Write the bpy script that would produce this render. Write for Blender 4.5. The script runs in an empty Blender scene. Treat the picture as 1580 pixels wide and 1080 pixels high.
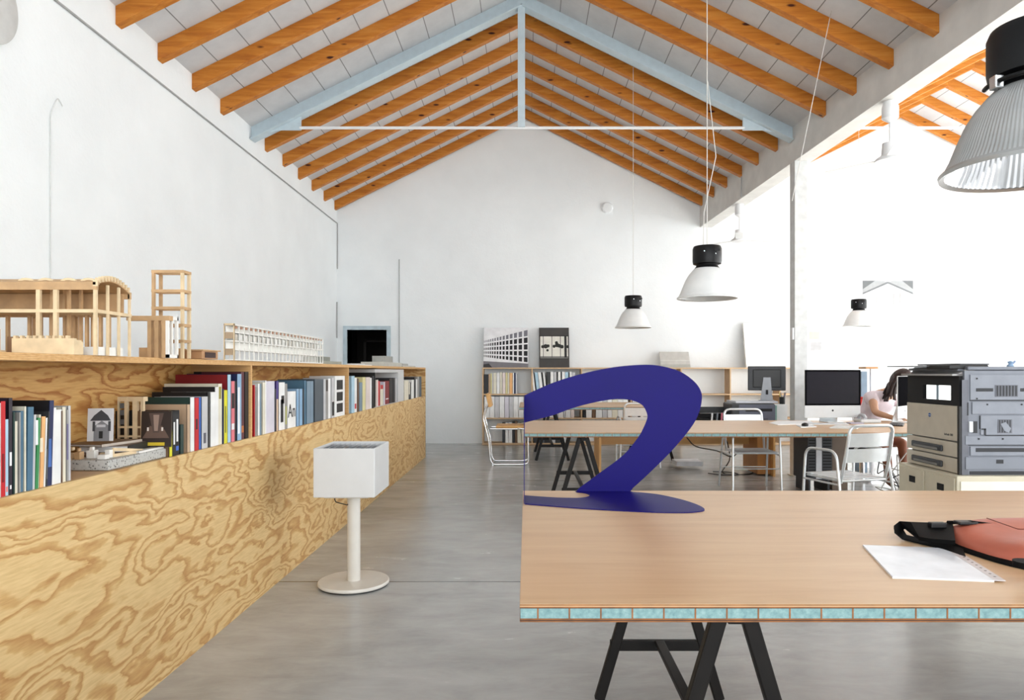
import bpy, math, random
from mathutils import Vector, Matrix
R = math.radians
random.seed(7)
S = bpy.context.scene
H = 1.30            # eye height
F = 1080.0          # focal length in pixels of a 1580 px wide frame
VX, VY = 812.0, 573.0

# ------------------------------------------------------------------ camera, world, lights
cam = bpy.data.objects.new('camera', bpy.data.cameras.new('camera'))
S.collection.objects.link(cam); S.camera = cam
cam.location = (0, 0, H); cam.rotation_euler = (R(90), 0, 0)
cam.data.sensor_width = 36; cam.data.lens = 36 * F / 1580
cam.data.shift_x = (790 - VX) / 1580; cam.data.shift_y = (VY - 540) / 1580
cam.data.clip_start = .05; cam.data.clip_end = 100
S.view_settings.view_transform = 'Standard'; S.view_settings.look = 'None'
S.view_settings.gamma = 1; S.view_settings.use_curve_mapping = False
S.view_settings.exposure = 0.02

w = bpy.data.worlds.new('world'); S.world = w; w.use_nodes = True
bg = w.node_tree.nodes['Background']; bg.inputs[0].default_value = (.93, .97, 1, 1); bg.inputs[1].default_value = 1.2

def area(name, loc, rot, sx, sy, power, color=(1, 1, 1)):
    l = bpy.data.lights.new(name, 'AREA'); l.shape = 'RECTANGLE'; l.size = sx; l.size_y = sy
    l.energy = power; l.color = color
    o = bpy.data.objects.new(name, l); o.location = loc; o.rotation_euler = rot
    S.collection.objects.link(o); return o
# daylight through the window wall of the right bay, plus added fill from behind the camera
area('daylight_right', (9.75, 5.4, 2.3), (0, R(90), 0), 3.4, 13.0, 540, (.975, .99, 1))
sun = bpy.data.objects.new('sun', bpy.data.lights.new('sun', 'SUN')); S.collection.objects.link(sun)
sun.data.energy = 60; sun.data.angle = R(2); sun.data.color = (1, .97, .93); sun.rotation_euler = (0, R(49), 0)   # sun through the right-hand windows
area('fill_front', (2.5, -9.0, 3.2), (R(90), 0, 0), 14.0, 6.0, 1180, (.95, .98, 1))  # unseen fill added beyond the open end, no glazing there

# ------------------------------------------------------------------ helpers
C = S.collection
def P(px, py, d): return Vector(((px - VX) * d / F, d, H - (py - VY) * d / F))
def dist(py, z=0.0): return (H - z) * F / (py - VY)
def onz(px, py, z): return P(px, py, dist(py, z))

def lin(c): return tuple(((v / 255) / 12.92 if v / 255 <= .04045 else ((v / 255 + .055) / 1.055) ** 2.4) for v in c)

class NT:
    def __init__(s, name, rough=.5, metal=0.0, spec=.5):
        s.m = bpy.data.materials.new(name); s.m.use_nodes = True
        s.t = s.m.node_tree; s.b = s.t.nodes['Principled BSDF']
        s.b.inputs['Roughness'].default_value = rough; s.b.inputs['Metallic'].default_value = metal
        s.b.inputs['Specular IOR Level'].default_value = spec
    def n(s, typ, **kw):
        o = s.t.nodes.new(typ)
        for k, v in kw.items(): setattr(o, k, v)
        return o
    def l(s, a, b): s.t.links.new(a, b)
    def coord(s, scale=(1, 1, 1), rnd=False, kind='Object'):
        c = s.n('ShaderNodeTexCoord'); mp = s.n('ShaderNodeMapping'); mp.inputs['Scale'].default_value = scale
        s.l(c.outputs[kind], mp.inputs['Vector'])
        if rnd:
            oi = s.n('ShaderNodeObjectInfo'); mu = s.n('ShaderNodeMath', operation='MULTIPLY'); mu.inputs[1].default_value = 37
            s.l(oi.outputs['Random'], mu.inputs[0]); s.l(mu.outputs[0], mp.inputs['Location'])
        return mp.outputs[0]
    def noise(s, vec, scale, detail=3, rough=.5, dist=0):
        o = s.n('ShaderNodeTexNoise'); o.inputs['Scale'].default_value = scale; o.inputs['Detail'].default_value = detail
        o.inputs['Roughness'].default_value = rough; o.inputs['Distortion'].default_value = dist
        s.l(vec, o.inputs['Vector']); return o.outputs['Fac']
    def math(s, op, a, b=None, c=None):
        o = s.n('ShaderNodeMath', operation=op)
        for i, v in enumerate((a, b, c)):
            if v is None: continue
            if isinstance(v, (int, float)): o.inputs[i].default_value = v
            else: s.l(v, o.inputs[i])
        return o.outputs[0]
    def ramp(s, fac, stops, interp='LINEAR'):
        o = s.n('ShaderNodeValToRGB'); o.color_ramp.interpolation = interp; e = o.color_ramp.elements
        while len(e) < len(stops): e.new(.5)
        for i, (p, c) in enumerate(stops):
            e[i].position = p; e[i].color = (*lin(c), 1)
        s.l(fac, o.inputs[0]); return o.outputs[0]
    def mix(s, fac, a, b, mode='MIX'):
        o = s.n('ShaderNodeMix', data_type='RGBA', blend_type=mode)
        for i, v in ((0, fac), (6, a), (7, b)):
            if isinstance(v, (int, float)): o.inputs[i].default_value = v
            elif isinstance(v, tuple): o.inputs[i].default_value = (*lin(v), 1)
            else: s.l(v, o.inputs[i])
        return o.outputs[2]
    def color(s, v): s.l(v, s.b.inputs['Base Color'])
    def bump(s, h, strength=.2, d=.01):
        o = s.n('ShaderNodeBump'); o.inputs['Strength'].default_value = strength; o.inputs['Distance'].default_value = d
        s.l(h, o.inputs['Height']); s.l(o.outputs[0], s.b.inputs['Normal'])

def plain(name, rgb, rough=.5, metal=0.0, spec=.5, var=.04, scale=12, bump=0):
    k = NT(name, rough, metal, spec); v = k.coord((1, 1, 1))
    f = k.noise(v, scale, 3)
    lo = tuple(max(0, c * (1 - var)) for c in rgb); hi = tuple(min(255, c * (1 + var)) for c in rgb)
    k.color(k.ramp(f, [(.3, lo), (.7, hi)]))
    if bump: k.bump(k.noise(v, scale * 6, 3), bump, .004)
    return k.m

M = {}
M['wall'] = None
def make_mats():
    k = NT('white_plaster', .75, 0, .25); v = k.coord()
    f = k.noise(v, 1.2, 5, .6); k.color(k.ramp(f, [(.3, (234, 238, 239)), (.7, (241, 245, 246))]))
    h = k.math('ADD', k.noise(v, 3.5, 6, .6), k.math('MULTIPLY', k.noise(v, 45, 3), .15)); k.bump(h, .32, .025); M['wall'] = k.m
    # ceiling boards with joints along the nave
    k = NT('ceiling_boards', .8, 0, .2); v = k.coord(); sx = k.n('ShaderNodeSeparateXYZ'); k.l(v, sx.inputs[0])
    fr = k.math('FRACT', k.math('MULTIPLY', k.math('ADD', sx.outputs[0], 20.06), 1 / .325))
    j = k.math('LESS_THAN', fr, .028)
    base = k.ramp(k.noise(v, 2.5, 5, .65), [(.3, (196, 197, 199)), (.7, (212, 213, 214))])
    k.color(k.mix(j, base, (128, 128, 128))); k.bump(k.noise(v, 60, 3), .15, .004); M['ceil'] = k.m
    # pine rafters
    k = NT('orange_pine', .5, 0, .35); v = k.coord((1, 9, 9), rnd=True)
    g = k.noise(v, 2.2, 5, .6, .6)
    c1 = k.ramp(g, [(.25, (160, 88, 24)), (.5, (192, 118, 38)), (.75, (210, 142, 62))])
    vv = k.coord((1, 3, 3), rnd=True); vo = k.n('ShaderNodeTexVoronoi'); vo.inputs['Scale'].default_value = 2.3; k.l(vv, vo.inputs['Vector'])
    kn = k.ramp(vo.outputs['Distance'], [(.0, (60, 24, 8)), (.075, (90, 40, 12)), (.13, (255, 255, 255))])
    k.color(k.mix(1.0, c1, kn, 'MULTIPLY')); M['pine'] = k.m
    # construction plywood with wild figure, on faces that run along Y (panel) : bands of a stretched noise
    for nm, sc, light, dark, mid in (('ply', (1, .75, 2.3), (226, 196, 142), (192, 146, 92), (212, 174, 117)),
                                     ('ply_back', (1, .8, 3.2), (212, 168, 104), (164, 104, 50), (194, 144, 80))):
        k = NT('figured_plywood_' + nm, .5, 0, .3); v = k.coord(sc)
        warp = k.n('ShaderNodeVectorMath', operation='ADD'); nz = k.n('ShaderNodeTexNoise'); nz.inputs['Scale'].default_value = 5.5; nz.inputs['Detail'].default_value = 4
        k.l(v, nz.inputs['Vector']); sc2 = k.n('ShaderNodeVectorMath', operation='SCALE'); sc2.inputs['Scale'].default_value = .22
        k.l(nz.outputs['Color'], sc2.inputs[0]); k.l(v, warp.inputs[0]); k.l(sc2.outputs[0], warp.inputs[1])
        n1 = k.noise(warp.outputs[0], 1.4, 2.2, .45, .3)
        fr = k.math('FRACT', k.math('MULTIPLY', n1, 17))
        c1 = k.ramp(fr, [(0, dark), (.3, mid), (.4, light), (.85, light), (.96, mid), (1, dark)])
        fine = k.noise(k.coord((1, 3, 40)), 4, 3)
        c2 = k.ramp(fine, [(.3, (236, 230, 222)), (.7, (255, 255, 255))])
        k.color(k.mix(1.0, c1, c2, 'MULTIPLY')); k.bump(fine, .05, .002); M[nm] = k.m
    k = NT('plywood_edge', .6, 0, .3); v = k.coord((2, 2, 1)); sx = k.n('ShaderNodeSeparateXYZ'); k.l(k.coord(), sx.inputs[0])
    st = k.math('FRACT', k.math('MULTIPLY', sx.outputs[2], 180)); f2 = k.noise(k.coord((1, 14, 60)), 3, 3)
    k.color(k.mix(k.math('MULTIPLY', k.math('LESS_THAN', st, .45), .45), k.ramp(f2, [(.3, (206, 160, 102)), (.65, (226, 186, 132))]), (168, 116, 66))); M['plyedge'] = k.m
    # beech table veneer
    k = NT('beech_veneer', .34, 0, .6); v = k.coord((1.0, 9, 4)); g = k.noise(v, 1.6, 6, .62, .5)
    g2 = k.noise(k.coord((.6, 1.2, 1)), 1.1, 3)
    c = k.ramp(g, [(.25, (195, 157, 114)), (.5, (208, 173, 131)), (.75, (218, 187, 146))])
    k.color(k.mix(k.math('MULTIPLY', g2, .5), c, (216, 170, 128))); k.bump(g, .03, .002); M['beech'] = k.m
    M['plyband'] = plain('brown_ply_band', (136, 86, 44), .6, var=.15, scale=30)
    k = NT('blue_foam', .85, 0, .2); v = k.coord(); n = k.noise(v, 60, 6, .7)
    k.color(k.ramp(n, [(.3, (110, 144, 146)), (.55, (136, 168, 168)), (.75, (160, 188, 186))])); k.bump(n, .5, .004); M['foam'] = k.m
    # polished concrete
    k = NT('polished_concrete', .25, 0, .6); v = k.coord()
    a = k.noise(v, .7, 6, .6, .3); b = k.noise(k.coord((1, 2.6, 1)), 2.4, 8, .68, .5)
    mixd = k.math('ADD', k.math('MULTIPLY', a, .55), k.math('MULTIPLY', b, .45))
    c = k.ramp(mixd, [(.3, (144, 144, 142)), (.48, (170, 171, 169)), (.62, (187, 188, 187)), (.8, (199, 200, 200))])
    sx = k.n('ShaderNodeSeparateXYZ'); k.l(v, sx.inputs[0])
    jy = k.math('LESS_THAN', k.math('ABSOLUTE', k.math('SUBTRACT', k.math('FRACT', k.math('MULTIPLY', k.math('ADD', sx.outputs[1], 20 - 4.32), .25)), 0.0)), .004)
    k.color(k.mix(jy, c, (84, 80, 76)))
    rr = k.n('ShaderNodeMapRange'); k.l(b, rr.inputs[0]); rr.inputs[3].default_value = .14; rr.inputs[4].default_value = .34
    k.l(rr.outputs[0], k.b.inputs['Roughness']); k.bump(k.noise(v, 18, 4), .04, .003); M['floor'] = k.m
    M['steel'] = plain('pale_blue_steel_paint', (192, 208, 216), .45, var=.02)
    M['white_steel'] = plain('white_painted_steel', (232, 234, 235), .45, var=.01)
    M['beamwhite'] = plain('white_limewashed_beam', (214, 213, 209), .7, var=.03, scale=5, bump=.2)
    M['colgrey'] = plain('pale_grey_column_paint', (205, 207, 206), .5)
    M['blackiron'] = plain('black_brown_iron', (19, 16, 14), .45, 0, .2, var=.3, scale=8)
    M['blackplastic'] = plain('black_plastic', (18, 18, 19), .4)
    M['darkgrey'] = plain('dark_grey_plastic', (52, 54, 58), .45)
    M['chrome'] = plain('chromed_steel', (214, 216, 218), .16, 1.0)
    M['alu'] = plain('brushed_aluminium', (226, 230, 232), .3, .75, var=.03)
    M['alupaint'] = plain('aluminium_slat', (232, 236, 238), .35, .35, var=.02)
    M['blue'] = plain('ultramarine_lacquer', (20, 12, 100), .4, 0, .12, var=.03, scale=3)
    M['whitelac'] = plain('white_lacquer', (209, 210, 210), .35, var=.01)
    M['offwhite'] = plain('offwhite_metal', (214, 210, 202), .4, var=.015)
    M['lightmodel'] = plain('pale_model_wood', (220, 196, 158), .65, var=.05, scale=20)
    M['tanmodel'] = plain('tan_model_wood', (192, 156, 114), .65, var=.06, scale=20)
    M['whitemodel'] = plain('white_model_card', (236, 234, 228), .7, var=.02)
    M['cap'] = plain('black_lamp_cap', (9, 9, 11), .4, 0, .25)
    M['paper'] = plain('white_paper', (240, 240, 240), .7, var=.01)
    M['cream'] = plain('cream_plastic', (196, 186, 168), .45, var=.02)
    M['creamcab'] = plain('cream_cabinet_paint', (206, 197, 174), .5, var=.02)
    M['cabwhite'] = plain('pale_cream_door', (236, 231, 214), .5, var=.01)
    M['copgrey'] = plain('blue_grey_plastic', (124, 128, 137), .5, var=.02)
    M['copdark'] = plain('mid_grey_plastic', (104, 106, 114), .5)
    M['void'] = plain('dark_recess', (14, 14, 16), .7)
    M['screen'] = plain('dark_glass_screen', (34, 32, 38), .15, 0, .12, var=.02)
    M['matte_screen'] = plain('matte_black_screen', (16, 16, 18), .8, 0, 0)
    M['skin'] = plain('skin', (206, 160, 130), .5, var=.03)
    M['skinleg'] = plain('tanned_skin', (150, 92, 64), .5, var=.03)
    M['hair'] = plain('dark_brown_hair', (38, 22, 18), .45, var=.3, scale=40)
    M['shirt'] = plain('pale_pink_cotton', (232, 218, 224), .8, var=.03)
    M['beechdesk'] = plain('honey_beech_board', (206, 158, 98), .5, var=.05, scale=4)
    M['chairwood'] = plain('honey_chair_wood', (204, 156, 92), .45, var=.05, scale=9)
    M['shelfwood'] = plain('pale_plywood_shelf', (206, 174, 136), .6, var=.04, scale=6)
    M['salmon'] = plain('salmon_leather', (196, 106, 84), .42, 0, .5, var=.08, scale=5, bump=.15)
    M['strap'] = plain('black_webbing', (6, 6, 7), .7, 0, .15)
    k = NT('speckled_terrazzo', .6, 0, .4); v = k.coord(); vo = k.n('ShaderNodeTexVoronoi'); vo.inputs['Scale'].default_value = 95; k.l(v, vo.inputs['Vector'])
    k.color(k.ramp(vo.outputs['Distance'], [(0, (60, 60, 60)), (.22, (96, 96, 94)), (.3, (184, 184, 180)), (1, (200, 200, 196))])); M['terrazzo'] = k.m
    k = NT('ribbed_grey_glass', .25, .0, .6); v = k.coord(); M['reflector'] = k.m
    k.color(k.ramp(k.noise(v, 8, 2), [(.3, (158, 160, 160)), (.7, (172, 173, 172))])); k.b.inputs['Metallic'].default_value = .25
    k = NT('mirror_reflector', .12, 1.0); k.color(k.ramp(k.noise(k.coord(), 8, 2), [(.3, (222, 224, 228)), (.7, (236, 236, 238))])); M['mirror'] = k.m
    k = NT('translucent_white_shade', .4); k.color(k.ramp(k.noise(k.coord(), 8, 2), [(.3, (222, 223, 222)), (.7, (232, 232, 230))]))
    M['shade'] = k.m
    M['redthing'] = plain('red_plastic', (190, 30, 24), .4)
    M['redbag'] = plain('red_cloth', (190, 40, 30), .7)
    M['cable'] = plain('pale_cable', (206, 204, 198), .6)
    M['blackcable'] = plain('black_cable', (22, 22, 22), .6)
    M['conduit'] = plain('grey_conduit', (168, 169, 168), .6)
    M['hair_cable'] = plain('painted_cable', (214, 216, 214), .7)
    M['doorblue'] = plain('pale_blue_door_frame', (180, 196, 204), .5)
    M['darkroom'] = plain('painted_room_gloom', (44, 40, 38), .9)  # lack of light in the back room is put into this colour
make_mats()
_cm = {}
def cmat(rgb, rough=.5, metal=0.0):
    k = (tuple(rgb), rough, metal)
    if k not in _cm: _cm[k] = plain('colour_%d_%d_%d' % tuple(rgb), rgb, rough, metal, var=.03)
    return _cm[k]

def origin(o):
    v = Vector((0, 0, 0))
    while o is not None: v += o.location; o = o.parent
    return v
class MB:
    def __init__(s): s.v = []; s.f = []; s.m = []
    def add(s, vs, fs, m=0):
        n = len(s.v); s.v += [tuple(p) for p in vs]
        for f in fs: s.f.append(tuple(n + i for i in f)); s.m.append(m)
        return s
    def box(s, x0, x1, y0, y1, z0, z1, m=0):
        if x0 > x1: x0, x1 = x1, x0
        if y0 > y1: y0, y1 = y1, y0
        if z0 > z1: z0, z1 = z1, z0
        vs = [(x, y, z) for z in (z0, z1) for y in (y0, y1) for x in (x0, x1)]
        return s.add(vs, [(0, 2, 3, 1), (4, 5, 7, 6), (0, 1, 5, 4), (2, 6, 7, 3), (0, 4, 6, 2), (1, 3, 7, 5)], m)
    def bar(s, a, b, w, h, m=0, up=(0, 0, 1), shift=0):
        a, b = Vector(a), Vector(b); d = (b - a).normalized(); up = Vector(up)
        sd = d.cross(up); sd = sd.normalized() if sd.length > 1e-4 else Vector((1, 0, 0)); u = sd.cross(d).normalized()
        vs = [p + sd * (sx * w / 2) + u * (sy * h / 2 + shift) for p in (a, b) for sy in (-1, 1) for sx in (-1, 1)]
        return s.add(vs, [(0, 2, 3, 1), (4, 5, 7, 6), (0, 1, 5, 4), (2, 6, 7, 3), (0, 4, 6, 2), (1, 3, 7, 5)], m)
    def tube(s, pts, r, n=8, m=0, closed=False):
        pts = [Vector(p) for p in pts]; rings = []; L = len(pts)
        prev = None; base = len(s.v)
        rr = r if isinstance(r, (list, tuple)) else [r] * L
        for i, p in enumerate(pts):
            if closed: d = pts[(i + 1) % L] - pts[i - 1]
            else: d = pts[min(i + 1, L - 1)] - pts[max(i - 1, 0)]
            d.normalize()
            if prev is None: a = d.orthogonal().normalized()
            else:
                a = prev - d * prev.dot(d); a = a.normalized() if a.length > 1e-5 else d.orthogonal().normalized()
            prev = a; b = d.cross(a)
            s.v += [tuple(p + (a * math.cos(2 * math.pi * k / n) + b * math.sin(2 * math.pi * k / n)) * rr[i]) for k in range(n)]
        for i in range(L if closed else L - 1):
            i2 = (i + 1) % L
            for k in range(n):
                s.f.append((base + i * n + k, base + i * n + (k + 1) % n, base + i2 * n + (k + 1) % n, base + i2 * n + k)); s.m.append(m)
        if not closed:
            s.f.append(tuple(base + k for k in reversed(range(n)))); s.m.append(m)
            s.f.append(tuple(base + (L - 1) * n + k for k in range(n))); s.m.append(m)
        return s
    def lathe(s, prof, c=(0, 0, 0), n=32, m=0, ripple=0.0):
        base = len(s.v); cx, cy, cz = c
        for (r, z) in prof:
            for k in range(n):
                a = 2 * math.pi * k / n; q = r * (1 + (ripple if k % 2 else -ripple))
                s.v.append((cx + q * math.cos(a), cy + q * math.sin(a), cz + z))
        for i in range(len(prof) - 1):
            for k in range(n):
                s.f.append((base + i * n + k, base + i * n + (k + 1) % n, base + (i + 1) * n + (k + 1) % n, base + (i + 1) * n + k)); s.m.append(m)
        return s
    def disc(s, c, r, z0, z1, n=32, m=0):
        return s.lathe([(0.0001, z0), (r, z0), (r, z1), (0.0001, z1)], c, n, m)
    def prism(s, poly, f0, f1, m=0):
        """poly: 2-D points; f0/f1 map a 2-D point to the two faces"""
        n = len(poly); vs = [f0(p) for p in poly] + [f1(p) for p in poly]
        fs = [tuple(range(n)), tuple(reversed(range(n, 2 * n)))] + [(i, i + n, (i + 1) % n + n, (i + 1) % n) for i in range(n)]
        return s.add(vs, fs, m)
    def strip(s, A, B, off, m=0):
        """solid band between two polylines A and B (same length), thickness vector off"""
        off = Vector(off); n = len(A); base = len(s.v)
        for lst, o in ((A, Vector((0, 0, 0))), (B, Vector((0, 0, 0))), (A, off), (B, off)):
            s.v += [tuple(Vector(p) + o) for p in lst]
        for i in range(n - 1):
            a, b, c, d = base + i, base + n + i, base + 2 * n + i, base + 3 * n + i
            for f in ((a, a + 1, b + 1, b), (c, d, d + 1, c + 1), (a, c, c + 1, a + 1), (b, b + 1, d + 1, d)): s.f.append(f); s.m.append(m)
        for i in (0, n - 1):
            s.f.append((base + i, base + n + i, base + 3 * n + i, base + 2 * n + i)); s.m.append(m)
        return s
    def xf(s, mat):
        s.v = [tuple(mat @ Vector(p)) for p in s.v]; return s
    def build(s, name, mats, parent=None, bevel=0, smooth=None, loc=None, fix=True):
        me = bpy.data.meshes.new(name)
        if not isinstance(mats, (list, tuple)): mats = [mats]
        if parent is not None: o0 = origin(parent)
        elif loc is not None: o0 = Vector(loc)
        else:
            xs = [p[0] for p in s.v]; ys = [p[1] for p in s.v]; zs = [p[2] for p in s.v]
            o0 = Vector(((min(xs) + max(xs)) / 2, (min(ys) + max(ys)) / 2, min(zs)))
        me.from_pydata([tuple(Vector(p) - o0) for p in s.v], [], s.f)
        for mt in mats: me.materials.append(mt)
        for i, p in enumerate(me.polygons): p.material_index = s.m[i]
        if fix:
            import bmesh
            bm = bmesh.new(); bm.from_mesh(me); bmesh.ops.recalc_face_normals(bm, faces=bm.faces); bm.to_mesh(me); bm.free()
        me.validate(); me.update()
        if smooth:
            for p in me.polygons: p.use_smooth = True
            me.set_sharp_from_angle(angle=R(smooth))
        o = bpy.data.objects.new(name, me); C.objects.link(o)
        if parent is not None: o.parent = parent
        else: o.location = o0
        if bevel:
            b = o.modifiers.new('bevel', 'BEVEL'); b.width = bevel; b.segments = 2; b.limit_method = 'ANGLE'; b.angle_limit = R(50)
        return o
def tag(o, label, cat, group=None, kind=None):
    o['label'] = label; o['category'] = cat
    if group: o['group'] = group
    if kind: o['kind'] = kind
    return o
def thing(name, label, cat, loc=(0, 0, 0), group=None, rz=0):
    o = bpy.data.objects.new(name, None); C.objects.link(o); o.empty_display_size = .1
    o.location = loc; o.rotation_euler = (0, 0, rz); return tag(o, label, cat, group)
def struct(mb, name, mats, **kw):
    o = mb.build(name, mats, loc=kw.pop('loc', (0, 0, 0)), **kw); o['kind'] = 'structure'; return o
def dup(root, loc, rz=0, label=None, group=None):
    r = root.copy(); C.objects.link(r); r.location = loc; r.rotation_euler = (0, 0, rz)
    if label: r['label'] = label
    if group: r['group'] = group
    for ch in list(root.children):
        c = ch.copy(); C.objects.link(c); c.parent = r
        for g in list(ch.children):
            d = g.copy(); C.objects.link(d); d.parent = c
    return r
def text(body, size, loc, rot, mat, parent, name='lettering', ext=.0008):
    cu = bpy.data.curves.new(name, 'FONT'); cu.body = body; cu.size = size; cu.extrude = ext
    cu.align_x = 'CENTER'; cu.align_y = 'CENTER'; cu.materials.append(mat)
    tmp = bpy.data.objects.new('text_source', cu); me = bpy.data.meshes.new_from_object(tmp); bpy.data.objects.remove(tmp); bpy.data.curves.remove(cu)
    o = bpy.data.objects.new(name, me); C.objects.link(o); o.parent = parent
    o.location = Vector(loc) - origin(parent); o.rotation_euler = rot; return o
def arc(c, r, a0, a1, n, plane='yz'):
    out = []
    for i in range(n + 1):
        a = R(a0 + (a1 - a0) * i / n); u, v = r * math.cos(a), r * math.sin(a)
        out.append((c[0], c[1] + u, c[2] + v) if plane == 'yz' else (c[0] + u, c[1], c[2] + v) if plane == 'xz' else (c[0] + u, c[1] + v, c[2]))
    return out
def rounded(pts, r, n=4):
    """round the corners of a polyline"""
    pts = [Vector(p) for p in pts]; out = [pts[0]]
    for i in range(1, len(pts) - 1):
        a, b, c = pts[i - 1], pts[i], pts[i + 1]
        d1 = (a - b); d2 = (c - b); q = min(r, d1.length * .45, d2.length * .45)
        p0 = b + d1.normalized() * q; p2 = b + d2.normalized() * q
        for k in range(n + 1):
            t = k / n; out.append(p0 * (1 - t) ** 2 + b * 2 * t * (1 - t) + p2 * t * t)
    out.append(pts[-1]); return out

# ------------------------------------------------------------------ the building
YB = 12.65; XL = -3.42; XR = 10.0; Y0 = -3.5
XA = -.06; XA2 = 6.72; ZA = 5.85; SL = .495       # ridge lines, rafter underside at the ridge, slope
RH = .14; RW = .09
ZC = ZA + RH / math.cos(math.atan(SL))            # ceiling underside at the ridge
def beamx(y): return 3.70 - .0445 * y
XV = beamx(YB) + .11                               # valley over the beam
ZV = ZA - SL * (XV - XA)
struct(MB().box(XL - .3, XR + .3, Y0, YB + .3, -.2, 0), 'floor', M['floor'])
b = MB()
def sl(x, xa, z0=0): return ZC + z0 - SL * abs(x - xa)
# back wall around the doorway, then the two gables
dx0, dx1, dz = P(536, 0, YB).x, P(597, 0, YB).x, P(0, 509, YB).z
b.box(XL - .3, dx0, YB, YB + .3, 0, 4.1); b.box(dx0, dx1, YB, YB + .3, dz, 4.1); b.box(dx1, XR + .3, YB, YB + .3, 0, 4.1)
for xa, xl, xr in ((XA, XL - .3, XV), (XA2, XV, XR + .3)):
    poly = [(xl, 4.1), (xr, 4.1), (xr, sl(xr, xa)), (xa, ZC), (xl, sl(xl, xa))]
    b.prism(poly, lambda p: (p[0], YB, p[1]), lambda p: (p[0], YB + .3, p[1]))
struct(b, 'wall_back', M['wall'])
b = MB(); b.box(XL - .3, XL, Y0, YB, 0, sl(XL, XA) + .0)
struct(b, 'wall_left', M['wall'])
# right wall, far outside the frame, with tall windows
b = MB(); wins = [(-2.6, .6), (1.2, 4.4), (5.0, 8.2), (8.8, 12.0)]
ys = [Y0] + [v for w_ in wins for v in w_] + [YB]
for i in range(0, len(ys), 2): b.box(XR, XR + .3, ys[i], ys[i + 1], 0, sl(XR, XA2))
for a_, c_ in wins: b.box(XR, XR + .3, a_, c_, 0, .5); b.box(XR, XR + .3, a_, c_, 3.9, sl(XR, XA2))
struct(b, 'wall_right', M['wall'])
for i, (a_, c_) in enumerate(wins):
    m_ = MB()
    for y_ in (a_ + .03, (a_ + c_) / 2, c_ - .03): m_.box(XR + .1, XR + .16, y_ - .03, y_ + .03, .5, 3.9)
    for z_ in (.53, 2.2, 3.87): m_.box(XR + .1, XR + .16, a_, c_, z_ - .03, z_ + .03)
    struct(m_, 'window_%d' % (i + 1), M['white_steel'])
# roof, the valley follows the beam
def vx(y): return beamx(y) + .11
for xa, xl, xr in ((XA, lambda y: XL - .3, vx), (XA2, vx, lambda y: XR + .3)):
    m_ = MB(); vs = []
    for y in (Y0, YB + .3):
        l_, r_ = xl(y), xr(y)
        vs += [(x, y, z) for x, z in [(l_, sl(l_, xa)), (xa, ZC), (r_, sl(r_, xa)), (r_, sl(r_, xa) + .12), (xa, ZC + .12), (l_, sl(l_, xa) + .12)]]
    m_.add(vs, [(0, 1, 7, 6), (1, 2, 8, 7), (2, 3, 9, 8), (3, 4, 10, 9), (4, 5, 11, 10), (5, 0, 6, 11), (0, 5, 4, 1), (1, 4, 3, 2), (6, 7, 10, 11), (7, 8, 9, 10)])
    struct(m_, 'ceiling', M['ceil'])
# valley beam on posts, left face slightly out of parallel with the nave
b = MB(); zb0, zb1 = 3.90, 4.36
def bsec(y, w=.22): x = beamx(y); zt_ = sl(x, XA) + .03; return [(x, y, zb0), (x + w, y, zb0), (x + w, y, zt_), (x, y, zt_)]
b.add(bsec(Y0) + bsec(YB), [(0, 1, 2, 3), (7, 6, 5, 4), (0, 4, 5, 1), (1, 5, 6, 2), (2, 6, 7, 3), (3, 7, 4, 0)])
struct(b, 'trim_1', M['beamwhite'])
# door casing, dark room beyond
door = struct(MB().box(dx0 - .07, dx0, YB - .03, YB + .3, 0, dz + .07).box(dx1, dx1 + .07, YB - .03, YB + .3, 0, dz + .07).box(dx0, dx1, YB - .03, YB + .3, dz, dz + .07), 'door_1', M['doorblue'])
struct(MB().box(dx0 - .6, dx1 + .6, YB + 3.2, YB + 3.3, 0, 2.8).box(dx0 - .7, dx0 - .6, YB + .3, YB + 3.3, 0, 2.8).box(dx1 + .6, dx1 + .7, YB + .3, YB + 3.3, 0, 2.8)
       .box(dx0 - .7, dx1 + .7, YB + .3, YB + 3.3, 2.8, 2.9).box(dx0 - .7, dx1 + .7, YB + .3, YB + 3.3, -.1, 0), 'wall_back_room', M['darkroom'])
lad = thing('wooden_rack', 'wooden rack, gloom painted into its colour, in the unlit room beyond the doorway', 'rack', (-3.05, 14.2, 0))
for x_ in (-3.3, -2.85): MB().box(x_, x_ + .05, 14.2, 14.25, 0, 1.95).build('upright', M['darkroom'], lad)  # rack shares the walls' dark colour, shade painted in
for z_ in (.5, 1.25, 1.9): MB().box(-3.3, -2.8, 14.2, 14.5, z_, z_ + .03).build('shelf_board', M['darkroom'], lad)

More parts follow.
